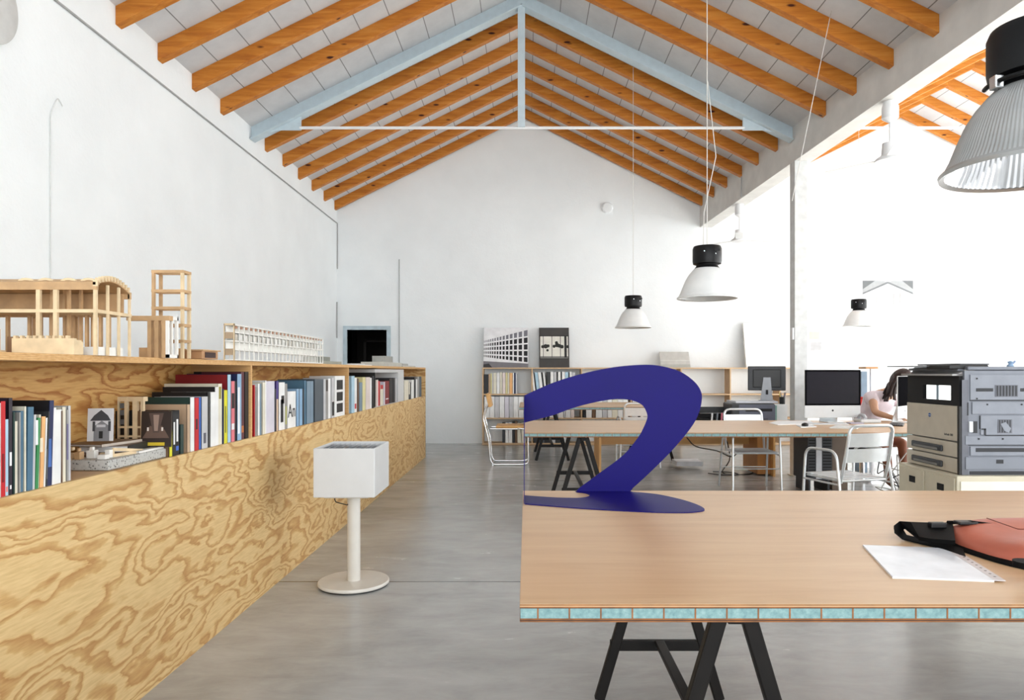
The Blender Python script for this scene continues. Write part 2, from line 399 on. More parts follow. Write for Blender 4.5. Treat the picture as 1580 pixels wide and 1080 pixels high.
# rafters
ys_r = [12.52 - .665 * k for k in range(24)]
ys_r = [y for y in ys_r if y > -3.3 and abs(y - 8.58) > .25]
def rafter(name, xa, xe, label, grp, y):
    b = MB(); ze = ZA - SL * abs(xe - xa); c = RH / math.cos(math.atan(SL)); z1 = ZA
    b.add([(xa, y - RW / 2, z1), (xa, y + RW / 2, z1), (xe, y + RW / 2, ze), (xe, y - RW / 2, ze),
           (xa, y - RW / 2, z1 + c), (xa, y + RW / 2, z1 + c), (xe, y + RW / 2, ze + c), (xe, y - RW / 2, ze + c)],
          [(0, 1, 2, 3), (7, 6, 5, 4), (0, 4, 5, 1), (1, 5, 6, 2), (2, 6, 7, 3), (3, 7, 4, 0)])
    o = b.build(name, M['pine'], bevel=.004); return tag(o, label, 'rafter', grp)
ordn = ['first', 'second', 'third', 'fourth', 'fifth', 'sixth', 'seventh', 'eighth', 'ninth', 'tenth', 'eleventh', 'twelfth', 'thirteenth', 'fourteenth', 'fifteenth',
        'sixteenth', 'seventeenth', 'eighteenth', 'nineteenth', 'twentieth', 'twenty-first', 'twenty-second', 'twenty-third', 'twenty-fourth']
for i, y in enumerate(ys_r):
    if y > 4.0:
        rafter('roof_rafter', XA, XL, 'pine rafter on the left roof slope, %s from the far wall' % ordn[i], 'rafters of the left roof slope', y)
        rafter('roof_rafter', XA, beamx(y), 'pine rafter on the right roof slope, %s from the far wall' % ordn[i], 'rafters of the right roof slope', y)
    if y > 4.6:
        rafter('roof_rafter', XA2, beamx(y) + .22, 'pine rafter rising beyond the white beam, %s from far wall' % ordn[i], 'rafters of the neighbouring bay rising', y)
        rafter('roof_rafter', XA2, XR, 'pine rafter beyond the second ridge, %s from far wall' % ordn[i], 'rafters of the neighbouring bay descending', y)
# steel trusses
def truss(xa, xl, xr, y, label):
    zt = 4.33
    t = thing('steel_truss', label, 'truss', (xa, y, zt))
    for xe in (xl, xr):
        ze = ZA - SL * abs(xe - xa); m_ = MB()
        a = Vector((xa, y, ZA + .01)); e = Vector((xe, y, ze + .01)); n_ = Vector((SL * (1 if xe > xa else -1), 0, 1)).normalized()
        m_.bar(a + n_ * -.025, e + n_ * -.025, .15, .014, 0, n_); m_.bar(a + n_ * .10, e + n_ * .10, .012, .24, 0, n_); m_.bar(a + n_ * .215, e + n_ * .215, .15, .014, 0, n_)
        m_.build('rafter_beam', M['steel'], t)
        d = (e - a).normalized()
        gx = xe + (.62 if xe < xa else -.62); zg = ZA - SL * abs(gx - xa)
        gd = -1 if xe < xa else 1
        MB().prism([(gx, zg), (gx, zt - .03), (gx + gd * .25, zt - .03), (gx + gd * .5, zg - .5 * SL)],
                   lambda p: (p[0], y - .01, p[1]), lambda p: (p[0], y + .01, p[1])).build('gusset_plate', M['steel'], t)
    MB().box(xa - .045, xa + .045, y - .045, y + .045, zt, ZA + .05).build('king_post', M['steel'], t)
    MB().tube([(xl + .6, y, zt), (xr - .6, y, zt)], .019, 8).build('tie_rod', M['white_steel'], t, smooth=40)
YT = 8.71
truss(XA, XL + .0, beamx(YT), YT, 'pale blue steel roof truss spanning the nave, with king post and tie rod')
truss(XA2, beamx(YT) + .22, XR, YT, 'steel roof truss of the neighbouring bay, behind the white beam')
# column under the beam
t = thing('steel_column', 'pale grey steel column under the white beam behind the middle worktable', 'column', (3.39, 8.71, 0))
MB().box(3.31, 3.47, 8.63, 8.79, 0, zb0).build('shaft', M['colgrey'], t, bevel=.004)
MB().box(3.29, 3.49, 8.61, 8.81, 0, .012).build('base_plate', M['colgrey'], t)
MB().box(3.285, 3.31, 8.64, 8.70, 1.69, 1.84).build('switch_box', M['white_steel'], t, bevel=.004)

# conduit on left wall, cable drop, junction box, hairline pipe
def cond(name, pts, r, label, mat='conduit', cat='conduit'):
    o = MB().tube(pts, r, 6).build(name, M[mat], smooth=60); return tag(o, label, cat)
cond('wall_conduit', [(XL + .012, .6, 4.0), (XL + .012, YB - .02, 3.97), (XL + .012, YB - .02, 3.15)], .009, 'thin grey conduit running high along the left white wall to the corner')
cond('wall_conduit', [(XL + .012, YB - .05, 2.55), (XL + .012, YB - .05, 1.9)], .012, 'short grey conduit low in the far left corner beside the doorway')
cond('wall_conduit', [P(616, 400, YB - .012), P(616, 566, YB - .012)], .008, 'thin vertical pipe on the far wall right of the doorway')
cond('wall_cable', rounded([(XL + .008, 2.05 + 3.1, 3.25), (XL + .008, 5.1, 3.3), (XL + .008, 5.02, 3.15), (XL + .008, 5.02, 1.4)], .05), .003, 'hairline painted cable curving down the left white wall', 'hair_cable', 'cable')
o = MB().lathe([(0.001, 0), (.1, 0), (.105, .03), (.08, .045), (.001, .05)], (0, 0, 0), 10).xf(Matrix.Translation(P(937, 321, YB)) @ Matrix.Rotation(R(90), 4, 'X')).build('junction_box', M['wall'])
tag(o, 'white round junction box high on the far gable wall', 'junction box')
cond('beam_conduit', [(beamx(10.9) - .012, 10.42, 3.9), (beamx(10.9) - .012, 10.42, 4.2)], .01, 'thin grey pipe on the side of the white beam')

o = MB().lathe([(.001, 0), (.27, 0), (.275, .02), (.25, .035), (.001, .035)], (0, 0, 0), 48).xf(Matrix.Translation((XL, 4.41, 3.66)) @ Matrix.Rotation(R(90), 4, 'Y')).build('wall_vent', cmat((206, 207, 205), .7), smooth=40)
tag(o, 'pale grey round vent cover high on the left wall at the picture corner', 'vent cover')
# ------------------------------------------------------------------ long plywood bookcase
BX = -1.53; BXB = -1.87; BX2 = -2.21; BY0 = 1.1; BY1 = 10.64; ZP = .93; ZT0 = 1.333; ZT1 = 1.357
t = thing('bookcase', 'long low figured plywood bookcase dividing the room along the left', 'bookcase', (BXB, (BY0 + BY1) / 2, 0))
MB().box(BX, BX - .022, BY0, BY1, 0, ZP).build('front_panel', M['ply'], t)
MB().box(BX2, BX2 + .022, BY0, BY1, 0, ZP).build('rear_panel', M['ply'], t)
MB().box(BX2, BX, BY0, BY1, ZT0, ZT1).build('top_board', M['plyedge'], t)
MB().box(BX2 + .022, BX - .022, BY0 + .02, BY1 - .02, ZP - .024, ZP - .002).build('shelf_board', M['shelfwood'], t)
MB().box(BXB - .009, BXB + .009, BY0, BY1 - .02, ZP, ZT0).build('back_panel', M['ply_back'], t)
DIV = [1.77, 3.90, 6.03]
for y in DIV: MB().box(BX2 + .002, BX - .001, y - .011, y + .011, ZP, ZT0).build('divider', M['plyedge'], t)
MB().box(BX2, BX, BY1 - .022, BY1 + .0, 0, ZT0).build('end_panel', M['ply'], t)
MB().box(BX2, BX, BY0, BY0 + .022, 0, ZT0).build('end_panel', M['ply'], t)

COL = {'black': (20, 20, 24), 'red': (196, 28, 36), 'pale blue': (172, 204, 222), 'purple black': (44, 34, 46), 'cream': (226, 220, 200), 'teal': (74, 112, 136),
       'grey': (150, 148, 144), 'white': (236, 236, 234), 'green': (52, 138, 78), 'orange': (236, 180, 120), 'navy': (28, 40, 84), 'pale grey': (196, 196, 198),
       'tan': (196, 166, 136), 'dark green': (28, 56, 50), 'yellow': (222, 216, 40), 'pink': (222, 120, 130), 'maroon': (92, 40, 48), 'slate': (76, 86, 94),
       'lavender': (214, 210, 220), 'purple': (74, 56, 130), 'blue grey': (120, 142, 158), 'light blue': (140, 176, 208), 'brown': (110, 82, 58), 'blue': (50, 96, 176),
       'pale yellow': (226, 216, 160), 'rose white': (228, 214, 208), 'dark red': (130, 20, 28), 'charcoal': (46, 48, 52)}
used_labels = {}
def uniq(label, alt):
    if label in used_labels: label = alt
    used_labels[label] = 1; return label
def book_mesh(x0, x1, y0, y1, z0, z1, lean, name, col, cover):
    """spine faces +X; thickness along Y; leaf block recessed"""
    rt = (y1 - y0); c = min(.003, rt * .2)
    mats = [cmat(col, .45), M['paper'], cmat(cover, .45)]
    b = MB(); b.box(x0, x1, y0, y0 + c, z0, z1, 2); b.box(x0, x1, y1 - c, y1, z0, z1, 2); b.box(x1 - c, x1 + .0008, y0, y1, z0, z1, 0)
    b.box(x0 + .004, x1 - c, y0 + c, y1 - c, z0 + .002, z1 - .004, 1)
    if lean:
        b.v = [(x, y + lean * (z - z0), z) for (x, y, z) in b.v]
    return b, mats
def run_of_books(lst, place, group, xf=-1.541, z0=ZP + .0006, limit=None):
    prev_end = None
    n = len(lst)
    for i, q in enumerate(lst):
        x0, x1, yt, cn = q[:4]; o_ = q[4] if len(q) > 4 else {}
        ya = -xf * F / (VX - x0); yb = -xf * F / (VX - x1)
        if prev_end is not None: ya = max(ya, prev_end + .0015)
        if yb - ya < .006: yb = ya + .006
        prev_end = yb + abs(min(0, o_.get('lean', 0))) * 0
        zt = H - (yt - VY) * ((ya + yb) / 2) / F; zt = min(zt, ZT0 - .012)
        dep = o_.get('dep', random.uniform(.19, .25)); inset = o_.get('in', random.uniform(0, .006))
        cov = COL[o_['cover']] if 'cover' in o_ else tuple(min(255, int(c * .96)) for c in COL[cn])
        th = yb - ya; kind = 'slim' if th < .02 else 'thick' if th > .045 else ''
        kn = 'magazine' if th < .014 else 'book'
        pv = lst[i - 1][3] if i else None; nx = lst[i + 1][3] if i < n - 1 else None
        if pv and nx: rel = 'between %s and %s ones' % (pv, nx)
        elif nx: rel = 'first of its run, before a %s one' % nx
        else: rel = 'last of its run, after a %s one' % pv
        lab = ' '.join(('%s %s %s %s, %s' % (kind, cn, kn, rel, place)).split())
        lab = uniq(lab, ' '.join(('%s %s %s, %s from the left, %s' % (kind, cn, kn, ordn[i] if i < len(ordn) else 'last', place)).split()))
        b, mats = book_mesh(xf - inset - dep, xf - inset, ya, yb, z0, zt, o_.get('lean', 0), kn, COL[cn], cov)
        extra = o_.get('marks')
        if extra:
            for (a0, a1, h0, h1, c_) in extra:
                mats.append(cmat(c_, .5)); hh = zt - z0; xx = xf - inset
                b.box(xx + .0006, xx + .0014, ya + a0 * th, ya + a1 * th, z0 + h0 * hh, z0 + h1 * hh, len(mats) - 1)
        ob = b.build(kn, mats, fix=True); tag(ob, lab, kn, group)
        if o_.get('text'):
            text(o_['text'], o_.get('ts', .05), (xf - inset + .0015, (ya + yb) / 2, z0 + o_.get('th', .5) * (zt - z0)), (R(90), 0, R(90)), cmat((16, 16, 16)), ob)
BK = (20, 20, 22); WT = (240, 240, 240)
run_of_books([(-18, -8, 618, 'black'), (-8, 1, 622, 'pale grey'), (2, 9, 619, 'red', {'marks': [(.3, .7, .15, .45, (120, 10, 16))], 'cover': 'black'}), (9, 14, 647, 'pale blue', {'marks': [(.2, .8, .05, .12, (230, 130, 120))]}),
    (14, 20, 614, 'purple black', {'marks': [(.2, .8, .3, .44, WT), (.3, .7, .06, .1, WT)], 'dep': .27}), (20, 23, 636, 'dark green'), (23, 29, 650, 'cream'), (30, 32, 636, 'grey'),
    (32, 38, 634, 'teal', {'lean': .02}), (38, 41, 627, 'cream'), (41, 50, 628, 'teal', {'lean': .02}), (50, 54, 640, 'pale grey', {'lean': .03}), (54, 59, 645, 'green', {'lean': .05, 'marks': [(.1, .9, .62, .97, WT)]}),
    (59, 62, 640, 'cream', {'lean': .04}), (62, 68, 643, 'orange', {'lean': .05, 'marks': [(.1, .9, .5, .7, (240, 226, 200))]}), (68, 70, 645, 'white', {'lean': .05}), (70, 73, 635, 'charcoal', {'lean': .05, 'marks': [(.3, .7, .1, .5, (120, 120, 118))]}), (73, 80, 618, 'navy', {'cover': 'black', 'dep': .27, 'lean': .04, 'marks': [(.1, .9, .22, .55, (70, 110, 180))]}),
    (81, 86, 629, 'white', {'lean': .02}), (86, 95, 632, 'white', {'lean': .02}), (95, 97, 634, 'brown'), (97, 103, 628, 'cream'), (104, 107, 632, 'grey', {'marks': [(.1, .9, .3, .8, (110, 104, 140))]}), (107, 111, 626, 'pale grey')],
    'near end of bookcase', 'books at the near end of the plywood bookcase')
run_of_books([(262, 266, 634, 'yellow', {'cover': 'brown', 'dep': .16, 'marks': [(.0, 1, .6, 1, BK)]}), (266.5, 271, 634, 'black', {'marks': [(.25, .75, .25, .75, WT)]}), (271.5, 278, 633, 'black', {'marks': [(.3, .7, .3, .8, WT), (.2, .8, .1, .2, (70, 110, 200))]}),
    (279, 284, 655, 'dark green', {'dep': .12}), (290, 294, 624, 'tan', {'dep': .235}), (294.6, 300.6, 613, 'white', {'cover': 'dark green', 'dep': .22}), (301, 307, 614, 'red', {'marks': [(.3, .7, .4, .6, BK)], 'dep': .2}), (308, 311, 613, 'blue'), (312, 321, 612, 'pale grey', {'marks': [(.3, .7, .1, .3, (90, 90, 100))]}),
    (322, 325, 605, 'black', {'dep': .27}), (326, 333, 605, 'white'), (333, 338, 597, 'white', {'cover': 'black', 'dep': .26}), (338, 344, 592, 'cream', {'dep': .27, 'marks': [(.2, .8, .75, .95, (150, 140, 60))]}), (344.3, 346, 600, 'navy'), (346.3, 351.5, 602, 'yellow', {'marks': [(.35, .65, .2, .7, (120, 110, 20))]}),
    (352, 356.6, 578, 'pale blue', {'cover': 'dark red', 'dep': .27}), (357, 362, 588, 'pink', {'marks': [(.1, .9, .55, .8, BK), (.1, .9, .2, .3, WT)]}), (362.5, 366, 588, 'black'), (366.5, 372.6, 577, 'light blue', {'cover': 'navy', 'dep': .27, 'marks': [(.1, .6, .1, .8, WT)]}), (373, 378, 574, 'maroon', {'marks': [(.2, .8, .1, .2, (200, 120, 60))]}), (378.5, 384.6, 573.5, 'black', {'dep': .28})],
    'left of first divider', 'books left of the first divider of the plywood bookcase')
run_of_books([(393, 394.6, 594, 'red'), (395, 398, 597, 'grey'), (398.2, 401, 592, 'white'), (401.3, 404.5, 592, 'blue grey'), (405, 409, 590, 'cream'), (409.2, 411, 587, 'white'), (411.3, 424, 588, 'lavender'), (424.4, 426.4, 600, 'charcoal'), (426.6, 430, 588, 'purple', {'marks': [(.1, .9, 0, .64, (206, 180, 150))]}),
    (431, 440, 590, 'white', {'marks': [(.3, .75, .16, .64, BK), (.4, .9, .55, .72, BK)]}), (440.3, 444, 592, 'grey', {'marks': [(.3, .7, .1, .5, (190, 190, 100))]}), (444.4, 457, 604, 'white', {'text': 'An', 'ts': .125, 'th': .45}), (457.6, 461, 600, 'light blue'), (461.2, 463, 600, 'slate'), (463.2, 467.5, 600, 'light blue'), (467.8, 469.6, 600, 'charcoal'),
    (470, 473, 587, 'teal'), (473.3, 479, 588, 'blue grey', {'cover': 'teal'}), (479.3, 483.5, 588, 'blue grey'), (485.5, 499, 585, 'slate', {'dep': .27}), (499.3, 502.6, 585, 'pale grey', {'cover': 'black'}), (502.9, 506.6, 585, 'grey', {'marks': [(.1, .9, .7, .98, (60, 50, 46))]}), (507, 511, 584, 'white'), (511.5, 516, 583, 'pale grey', {'marks': [(.2, .9, .05, .4, BK)]}),
    (516.5, 532, 580, 'white', {'lean': .02, 'marks': [(.2, .8, .66, .9, BK), (.2, .8, .38, .6, BK), (.2, .8, .1, .32, BK)]})],
    'between both bookcase dividers', 'books in the middle compartment of the plywood bookcase')
run_of_books([(542, 547, 580, 'pale blue'), (547.4, 551.5, 583, 'white', {'marks': [(.2, .8, .1, .25, (200, 30, 30))]}), (552, 554, 584, 'brown'), (554.3, 559, 590, 'blue grey'), (559.5, 564, 582, 'pale yellow'), (564.4, 571, 582, 'rose white'), (571.3, 574.3, 583, 'white'), (574.7, 577.3, 580, 'black')],
    'just beyond second divider', 'books beyond the second divider of the plywood bookcase')
run_of_books([(580.5, 583.5, 586, 'rose white'), (584, 587, 588, 'red'), (587.2, 592, 594, 'cream', {'marks': [(.1, .9, .8, 1, (190, 30, 40))]}), (592.3, 594.3, 589, 'lavender'), (594.6, 601, 588, 'dark red', {'marks': [(.2, .8, .2, .25, WT)]}), (601.4, 607, 584, 'black'), (607.4, 610, 583, 'charcoal'), (610.4, 612.8, 584, 'pale grey')],
    'inside white shelf box', 'books standing in the white box of the plywood bookcase', z0=ZP + .0085)
run_of_books([(624.5, 631, 587, 'cream'), (631.3, 634.5, 590, 'charcoal', {'marks': [(.0, .5, .3, 1, (220, 215, 200))]}), (634.8, 639, 586, 'white'), (639.3, 641.5, 582, 'black'), (641.8, 644, 585, 'white'), (644.3, 647.5, 581, 'grey'), (647.8, 650.5, 581, 'slate')],
    'far end of bookcase', 'books at the far end of the plywood bookcase')
# white box the books stand in
t = thing('shelf_box', 'white painted box holding books, in the far part of the plywood bookcase', 'box', (-1.7, 7.9, ZP))
ya, yb = 1.545 * F / (VX - 578.5), 1.545 * F / (VX - 623)
MB().box(-1.83, -1.545, ya, yb, ZT0 - .045, ZT0 - .01).build('top', M['whitelac'], t)
MB().box(-1.83, -1.545, ya, yb, ZP, ZP + .006).build('bottom', M['whitelac'], t)
MB().box(-1.83, -1.545, 1.545 * F / (VX - 614), yb, ZP + .006, ZT0 - .045).build('side_block', M['whitelac'], t)
MB().box(-1.83, -1.545, ya, ya + .02, ZP + .006, ZT0 - .045).build('side_panel', M['blackplastic'], t)

# things lying in the open stretch of the first compartment
Z = ZP
def xat(px, X): return -X * F / (VX - px)   # depth on the plane x = X
sy0, sy1 = xat(167, -1.56), xat(272, -1.56)
o = MB().box(-1.80, -1.558, sy0, sy1, Z, Z + .038).build('stone_slab', M['terrazzo'], bevel=.003); tag(o, 'speckled grey terrazzo slab lying flat in the open shelf', 'slab')
zs = Z + .038
# stack of flat books
o = MB().box(-1.80, -1.60, sy0 + .10, sy1 + .0, zs, zs + .008).build('magazine', cmat((120, 96, 76))); tag(o, 'brown thin magazine lying on the terrazzo slab under the thick book', 'magazine')
def flatbook(x0, x1, y0, y1, z0, z1, spine, cover, label, rz=0):
    b = MB(); b.box(x0, x1, y0, y1, z0, z0 + .003, 2); b.box(x0, x1, y0, y1, z1 - .003, z1, 2); b.box(x1 - .004, x1 + .0006, y0, y1, z0, z1, 0); b.box(x0 + .004, x1 - .004, y0 + .004, y1 - .004, z0 + .003, z1 - .003, 1)
    if rz:
        c = Vector(((x0 + x1) / 2, (y0 + y1) / 2, 0)); b.xf(Matrix.Translation(c) @ Matrix.Rotation(rz, 4, 'Z') @ Matrix.Translation(-c))
    tag(b.build('book', [cmat(spine), M['paper'], cmat(cover)]), label, 'book')
flatbook(-1.79, -1.60, sy0 + .17, sy0 + .43, zs + .008, zs + .036, (34, 34, 36), (120, 104, 90), 'thick black-spined book lying flat on the magazine over the terrazzo slab', R(6))
flatbook(-1.80, -1.64, sy0 + .13, sy0 + .36, zs + .036, zs + .046, (196, 184, 170), (126, 108, 90), 'thin taupe booklet lying on top of the thick flat book', R(-8))
flatbook(-1.70, -1.585, sy0 + .28, sy1 + .02, zs + .008, zs + .017, (232, 228, 220), (228, 226, 220), 'white booklet lying beside the thick flat book', R(-3)) if False else None
flatbook(-1.598, -1.568, sy0 + .22, sy1 - .02, zs, zs + .009, (236, 234, 228), (236, 234, 228), 'long white booklet lying along the slab front edge')
for i, (a, x) in enumerate(((.03, -1.59), (.075, -1.60), (.06, -1.65), (.11, -1.63), (.02, -1.68), (.05, -1.72))):
    ct = (M['whitemodel'], M['whitemodel'], M['whitemodel'], M['lightmodel'], M['tanmodel'], M['lightmodel'])[i]
    b = MB(); w_ = (.03, .018, .03, .03, .02, .03)[i]; b.box(x - w_, x, sy0 + a, sy0 + a + .028, zs, zs + (.016, .03, .03, .014, .028, .02)[i])
    if i in (2, 4, 5): b.box(x - w_ * .7, x - w_ * .3, sy0 + a + .005, sy0 + a + .02, zs + .03, zs + .042)
    tag(b.build('model_block', ct, bevel=.0008), ('small white block at the front corner of the terrazzo slab', 'narrow upright white block on the terrazzo slab', 'white notched block behind the two front blocks', 'flat pale wood block near the flat books',
        'tiny tan notched block at the slab edge', 'pale wood notched block at the back of the slab')[i], 'model block', 'small model pieces on the terrazzo slab')
t = thing('wood_bracket', 'pale triangular wooden bracket lying on the slab beside the flat books', 'bracket', (-1.6, sy0 + .14, zs))
m_ = MB(); m_.bar((-1.60, sy0 + .10, zs + .03), (-1.575, sy0 + .26, zs + .008), .006, .012); m_.bar((-1.60, sy0 + .10, zs + .006), (-1.575, sy0 + .26, zs + .006), .006, .012); m_.bar((-1.60, sy0 + .1, zs), (-1.60, sy0 + .1, zs + .036), .006, .006)
m_.build('frame', M['lightmodel'], t)
# postcard leaning on the back panel
c0 = xat(131, -1.84)
b = MB(); pts = []
yy0, yy1 = 2.86, 2.965
b.add([(-1.80, yy0, Z + .001), (-1.80, yy1, Z + .001), (-1.855, yy1 - .03, Z + .19), (-1.855, yy0 - .03, Z + .19), (-1.804, yy0, Z), (-1.804, yy1, Z), (-1.859, yy1 - .03, Z + .189), (-1.859, yy0 - .03, Z + .189)],
      [(0, 1, 2, 3), (7, 6, 5, 4), (0, 4, 5, 1), (1, 5, 6, 2), (2, 6, 7, 3), (3, 7, 4, 0)])
def card(p0, ux, uz, w_, h_, thick, mats_main, marks, name, label, cat='card', group=None):
    """flat printed board; marks = (u0,u1,v0,v1,rgb) in board fractions, or polygons"""
    ux, uz = Vector(ux).normalized(), Vector(uz).normalized(); n_ = ux.cross(uz).normalized(); p0 = Vector(p0)
    t_ = thing(name, label, cat, p0, group)
    b_ = MB()
    b_.prism([(0, 0), (w_, 0), (w_, h_), (0, h_)], lambda p: p0 + ux * p[0] + uz * p[1], lambda p: p0 + ux * p[0] + uz * p[1] - n_ * thick)
    b_.build('board', mats_main, t_)
    pr = MB(); mm = []
    for mk in marks:
        poly = mk[0] if isinstance(mk[0], (list, tuple)) else [(mk[0], mk[2]), (mk[1], mk[2]), (mk[1], mk[3]), (mk[0], mk[3])]
        c_ = mk[-1]
        if c_ not in mm: mm.append(c_)
        e = .0006 + .0001 * mm.index(c_)
        pr.add([p0 + ux * (q[0] * w_) + uz * (q[1] * h_) + n_ * e for q in poly], [tuple(range(len(poly)))], mm.index(c_))
    if marks: pr.build('print', [cmat(c_, .6) for c_ in mm], t_, fix=False)
    return t_
GD = (60, 60, 64); GM = (130, 130, 134)
# card faces the camera: ux=+X direction, uz leaning back
card(P(134, 681, 2.74), (1, .25, 0), (-.08, .18, 1), .092, .13, .004, [cmat((214, 214, 216))],
     [([(.25, .0), (.85, .0), (.85, .45), (.55, .62), (.25, .45)], GM), (.45, .6, .08, .3, (20, 20, 20)), ([(.1, .62), (.9, .62), (.78, .78), (.52, .95), (.25, .78)], GD), (.35, .7, .42, .5, (200, 200, 204)), (.2, .3, .3, .6, GD), (.8, .9, .3, .6, GD)],
     'photo_card', 'black and white photo card of a church facade leaning in the shelf')
# book with dark photographic cover facing the camera
tb = card(P(217, 690, 2.965), (1, .08, 0), (0, .05, 1), .122, .152, .012, [cmat((46, 34, 28), .4)],
     [([(.05, .25), (.95, .25), (.7, .6), (.5, .5), (.3, .6)], (98, 76, 64)), ([(.4, .4), (.6, .4), (.75, .95), (.25, .95)], (84, 66, 58)), ([(.44, .45), (.56, .45), (.6, .9), (.4, .9)], (150, 126, 112)), (.2, .8, .04, .13, (208, 180, 40)), (.2, .26, .45, .55, (220, 210, 200)), (.68, .74, .45, .55, (220, 210, 200))],
     'photo_book', 'dark book standing face-out with symmetrical photo cover and yellow title strip', 'book')
# little clear and wood tower
t = thing('tower_model', 'small pale wooden tower model with open frames, at the back of the open shelf', 'architectural model', (-1.80, 3.03, Z))
x0_, x1_ = P(181, 0, 3.02).x, P(232, 0, 3.02).x
for x_, w_ in ((x0_, .004), (x0_ + .03, .012), (x0_ + .065, .02), (x0_ + .1, .012)): MB().box(x_, x_ + w_, 3.02, 3.035, Z, Z + .26).build('post', M['lightmodel'], t)
for z_, h_ in ((.0, .02), (.085, .008), (.125, .008), (.24, .02)): MB().box(x0_, x0_ + .11, 3.022, 3.06, Z + z_, Z + z_ + h_).build('floor_slab', M['lightmodel'], t)
for z_ in (.14, .18, .21): MB().box(x0_ + .006, x0_ + .028, 3.03, 3.05, Z + z_, Z + z_ + .022).build('block', cmat((96, 100, 104)), t)

# ------------------------------------------------------------------ architectural models on top
Z = ZT1
t = thing('house_model', 'large pale wooden model of a colonnaded hall with vaulted roof on the bookcase', 'architectural model', (-1.8, 2.55, Z))
ya, yb = 2.44, 2.645
Xs = [-1.50, -1.64, -1.70, -1.86, -2.0, -2.14]; Ys = [2.44, 2.508, 2.576, 2.645]
for i, x_ in enumerate(Xs):
    for j, y_ in enumerate(Ys):
        w_ = .010 if j == 0 else .006
        if j in (1, 2) and i in (3, 4): continue
        MB().box(x_ - w_, x_ + (0 if i == 0 else w_ * .4), y_, y_ + .011, Z, Z + .252 - (.012 if j == 3 else 0)).build('column', M['lightmodel'] if j == 0 or i == 0 else M['tanmodel'], t)
for x_ in (-1.53, -1.56, -1.585, -1.61, -1.66, -1.74, -1.78, -1.82, -1.9, -1.95):
    MB().box(x_ - .005, x_ + .005, 2.56, 2.572, Z, Z + .148).build('inner_column', M['tanmodel'], t)
MB().box(-2.15, -1.4985, ya - .002, yb + .014, Z + .148, Z + .160).build('floor_slab', M['lightmodel'], t)
MB().box(-2.15, -1.499, ya - .0015, ya + .0125, Z + .228, Z + .2535).box(-2.15, -1.499, yb, yb + .0125, Z + .216, Z + .2415).build('roof_beam', M['tanmodel'], t)
MB().box(-2.15, -1.52, yb - .01, yb, Z + .16, Z + .235).build('upper_wall', M['tanmodel'], t)
n_ = 14; top, bot = [], []
for i in range(n_ + 1):
    q = i / n_; y_ = ya - .002 + (yb + .014 - ya) * q; z_ = Z + .25 + .028 * math.sin(math.pi * min(1, q * 1.0)) - .016 * q
    top.append((-1.50, y_, z_ + .005)); bot.append((-1.50, y_, z_ - .005))
MB().strip(top, bot, (-.65, 0, 0)).build('vault', M['tanmodel'], t)
m_ = MB()
for i in range(1, 12):
    q = i / 12; y_ = ya + (yb + .012 - ya) * q; z_ = Z + .252 + .028 * math.sin(math.pi * q) - .016 * q
    m_.box(-1.512, -1.496, y_ - .004, y_ + .004, z_ - .004, z_ + .014)
m_.box(-1.51, -1.496, ya - .002, ya + .006, Z + .24, Z + .262); m_.build('roof_ribs', M['lightmodel'], t)
m_ = MB()
for xc in (-1.54, -1.61, -1.69, -1.76):
    pts = [(xc + .034 * math.cos(math.pi * k / 8), Z + .25 + .022 * math.sin(math.pi * k / 8)) for k in range(9)]
    inn = [(xc + .026 * math.cos(math.pi * k / 8), Z + .25 + .014 * math.sin(math.pi * k / 8)) for k in range(9)]
    m_.strip([(p[0], ya + .02, p[1]) for p in pts], [(p[0], ya + .02, p[1]) for p in inn], (0, .012, 0))
m_.build('roof_arches', M['lightmodel'], t)
MB().box(-1.735, -1.525, 2.36, 2.375, Z, Z + .055).box(-1.735, -1.525, 2.40, 2.41, Z, Z + .045).box(-1.535, -1.525, 2.375, 2.40, Z, Z + .05).build('low_wall', M['lightmodel'], t)
m_ = MB()
for k in range(9): m_.box(-1.73 + k * .022, -1.722 + k * .022, 2.36, 2.375, Z + .055, Z + .064)
m_.build('low_wall_teeth', M['lightmodel'], t)
MB().box(-1.78, -1.74, 2.40, 2.44, Z, Z + .062).build('stair_block', cmat((150, 116, 88)), t)
MB().box(-2.0, -1.765, 2.33, 2.35, Z + .014, Z + .085).box(-2.0, -1.755, 2.325, 2.36, Z, Z + .014).build('side_wall', M['lightmodel'], t)
MB().box(-1.70, -1.51, 2.47, 2.62, Z, Z + .03).build('plinth', M['whitemodel'], t)

t = thing('tower_model', 'tall open-frame wooden tower model on the bookcase beside the hall model', 'architectural model', (-1.57, 3.08, Z))
ya, yb = 3.06, 3.12; xa_, xb_ = -1.638, -1.50; hh = .385
for x_ in (xa_, xb_ - .012):
    for y_ in (ya, yb): MB().box(x_, x_ + .012, y_, y_ + .012, Z, Z + hh).build('post', M['tanmodel'] if x_ == xa_ else M['lightmodel'], t)
for z_ in (.075, .145, .22, .295, .380): MB().box(xa_ - .001, xb_ + .001, ya - .001, ya + .008, Z + z_ - .006, Z + z_ + .0065).box(xa_ - .001, xb_ + .001, yb + .004, yb + .013, Z + z_ - .006, Z + z_ + .0065).box(xb_ - .01, xb_ + .001, ya + .008, yb + .004, Z + z_ - .006, Z + z_ + .0065).box(xa_ - .001, xa_ + .01, ya + .008, yb + .004, Z + z_ - .006, Z + z_ + .0065).build('floor_frame', M['tanmodel'], t)
MB().box(-1.66, -1.60, 3.0, 3.05, Z, Z + .045).box(-1.60, -1.585, 3.0, 3.05, Z, Z + .022).build('plinth', M['tanmodel'], t)
t = thing('portal_model', 'wooden portal model of slabs standing in front of the tower model', 'architectural model', (-1.55, 2.93, Z))
MB().box(-1.668, -1.4895, 2.919, 2.951, Z + .155, Z + .175).build('lintel', M['tanmodel'], t)
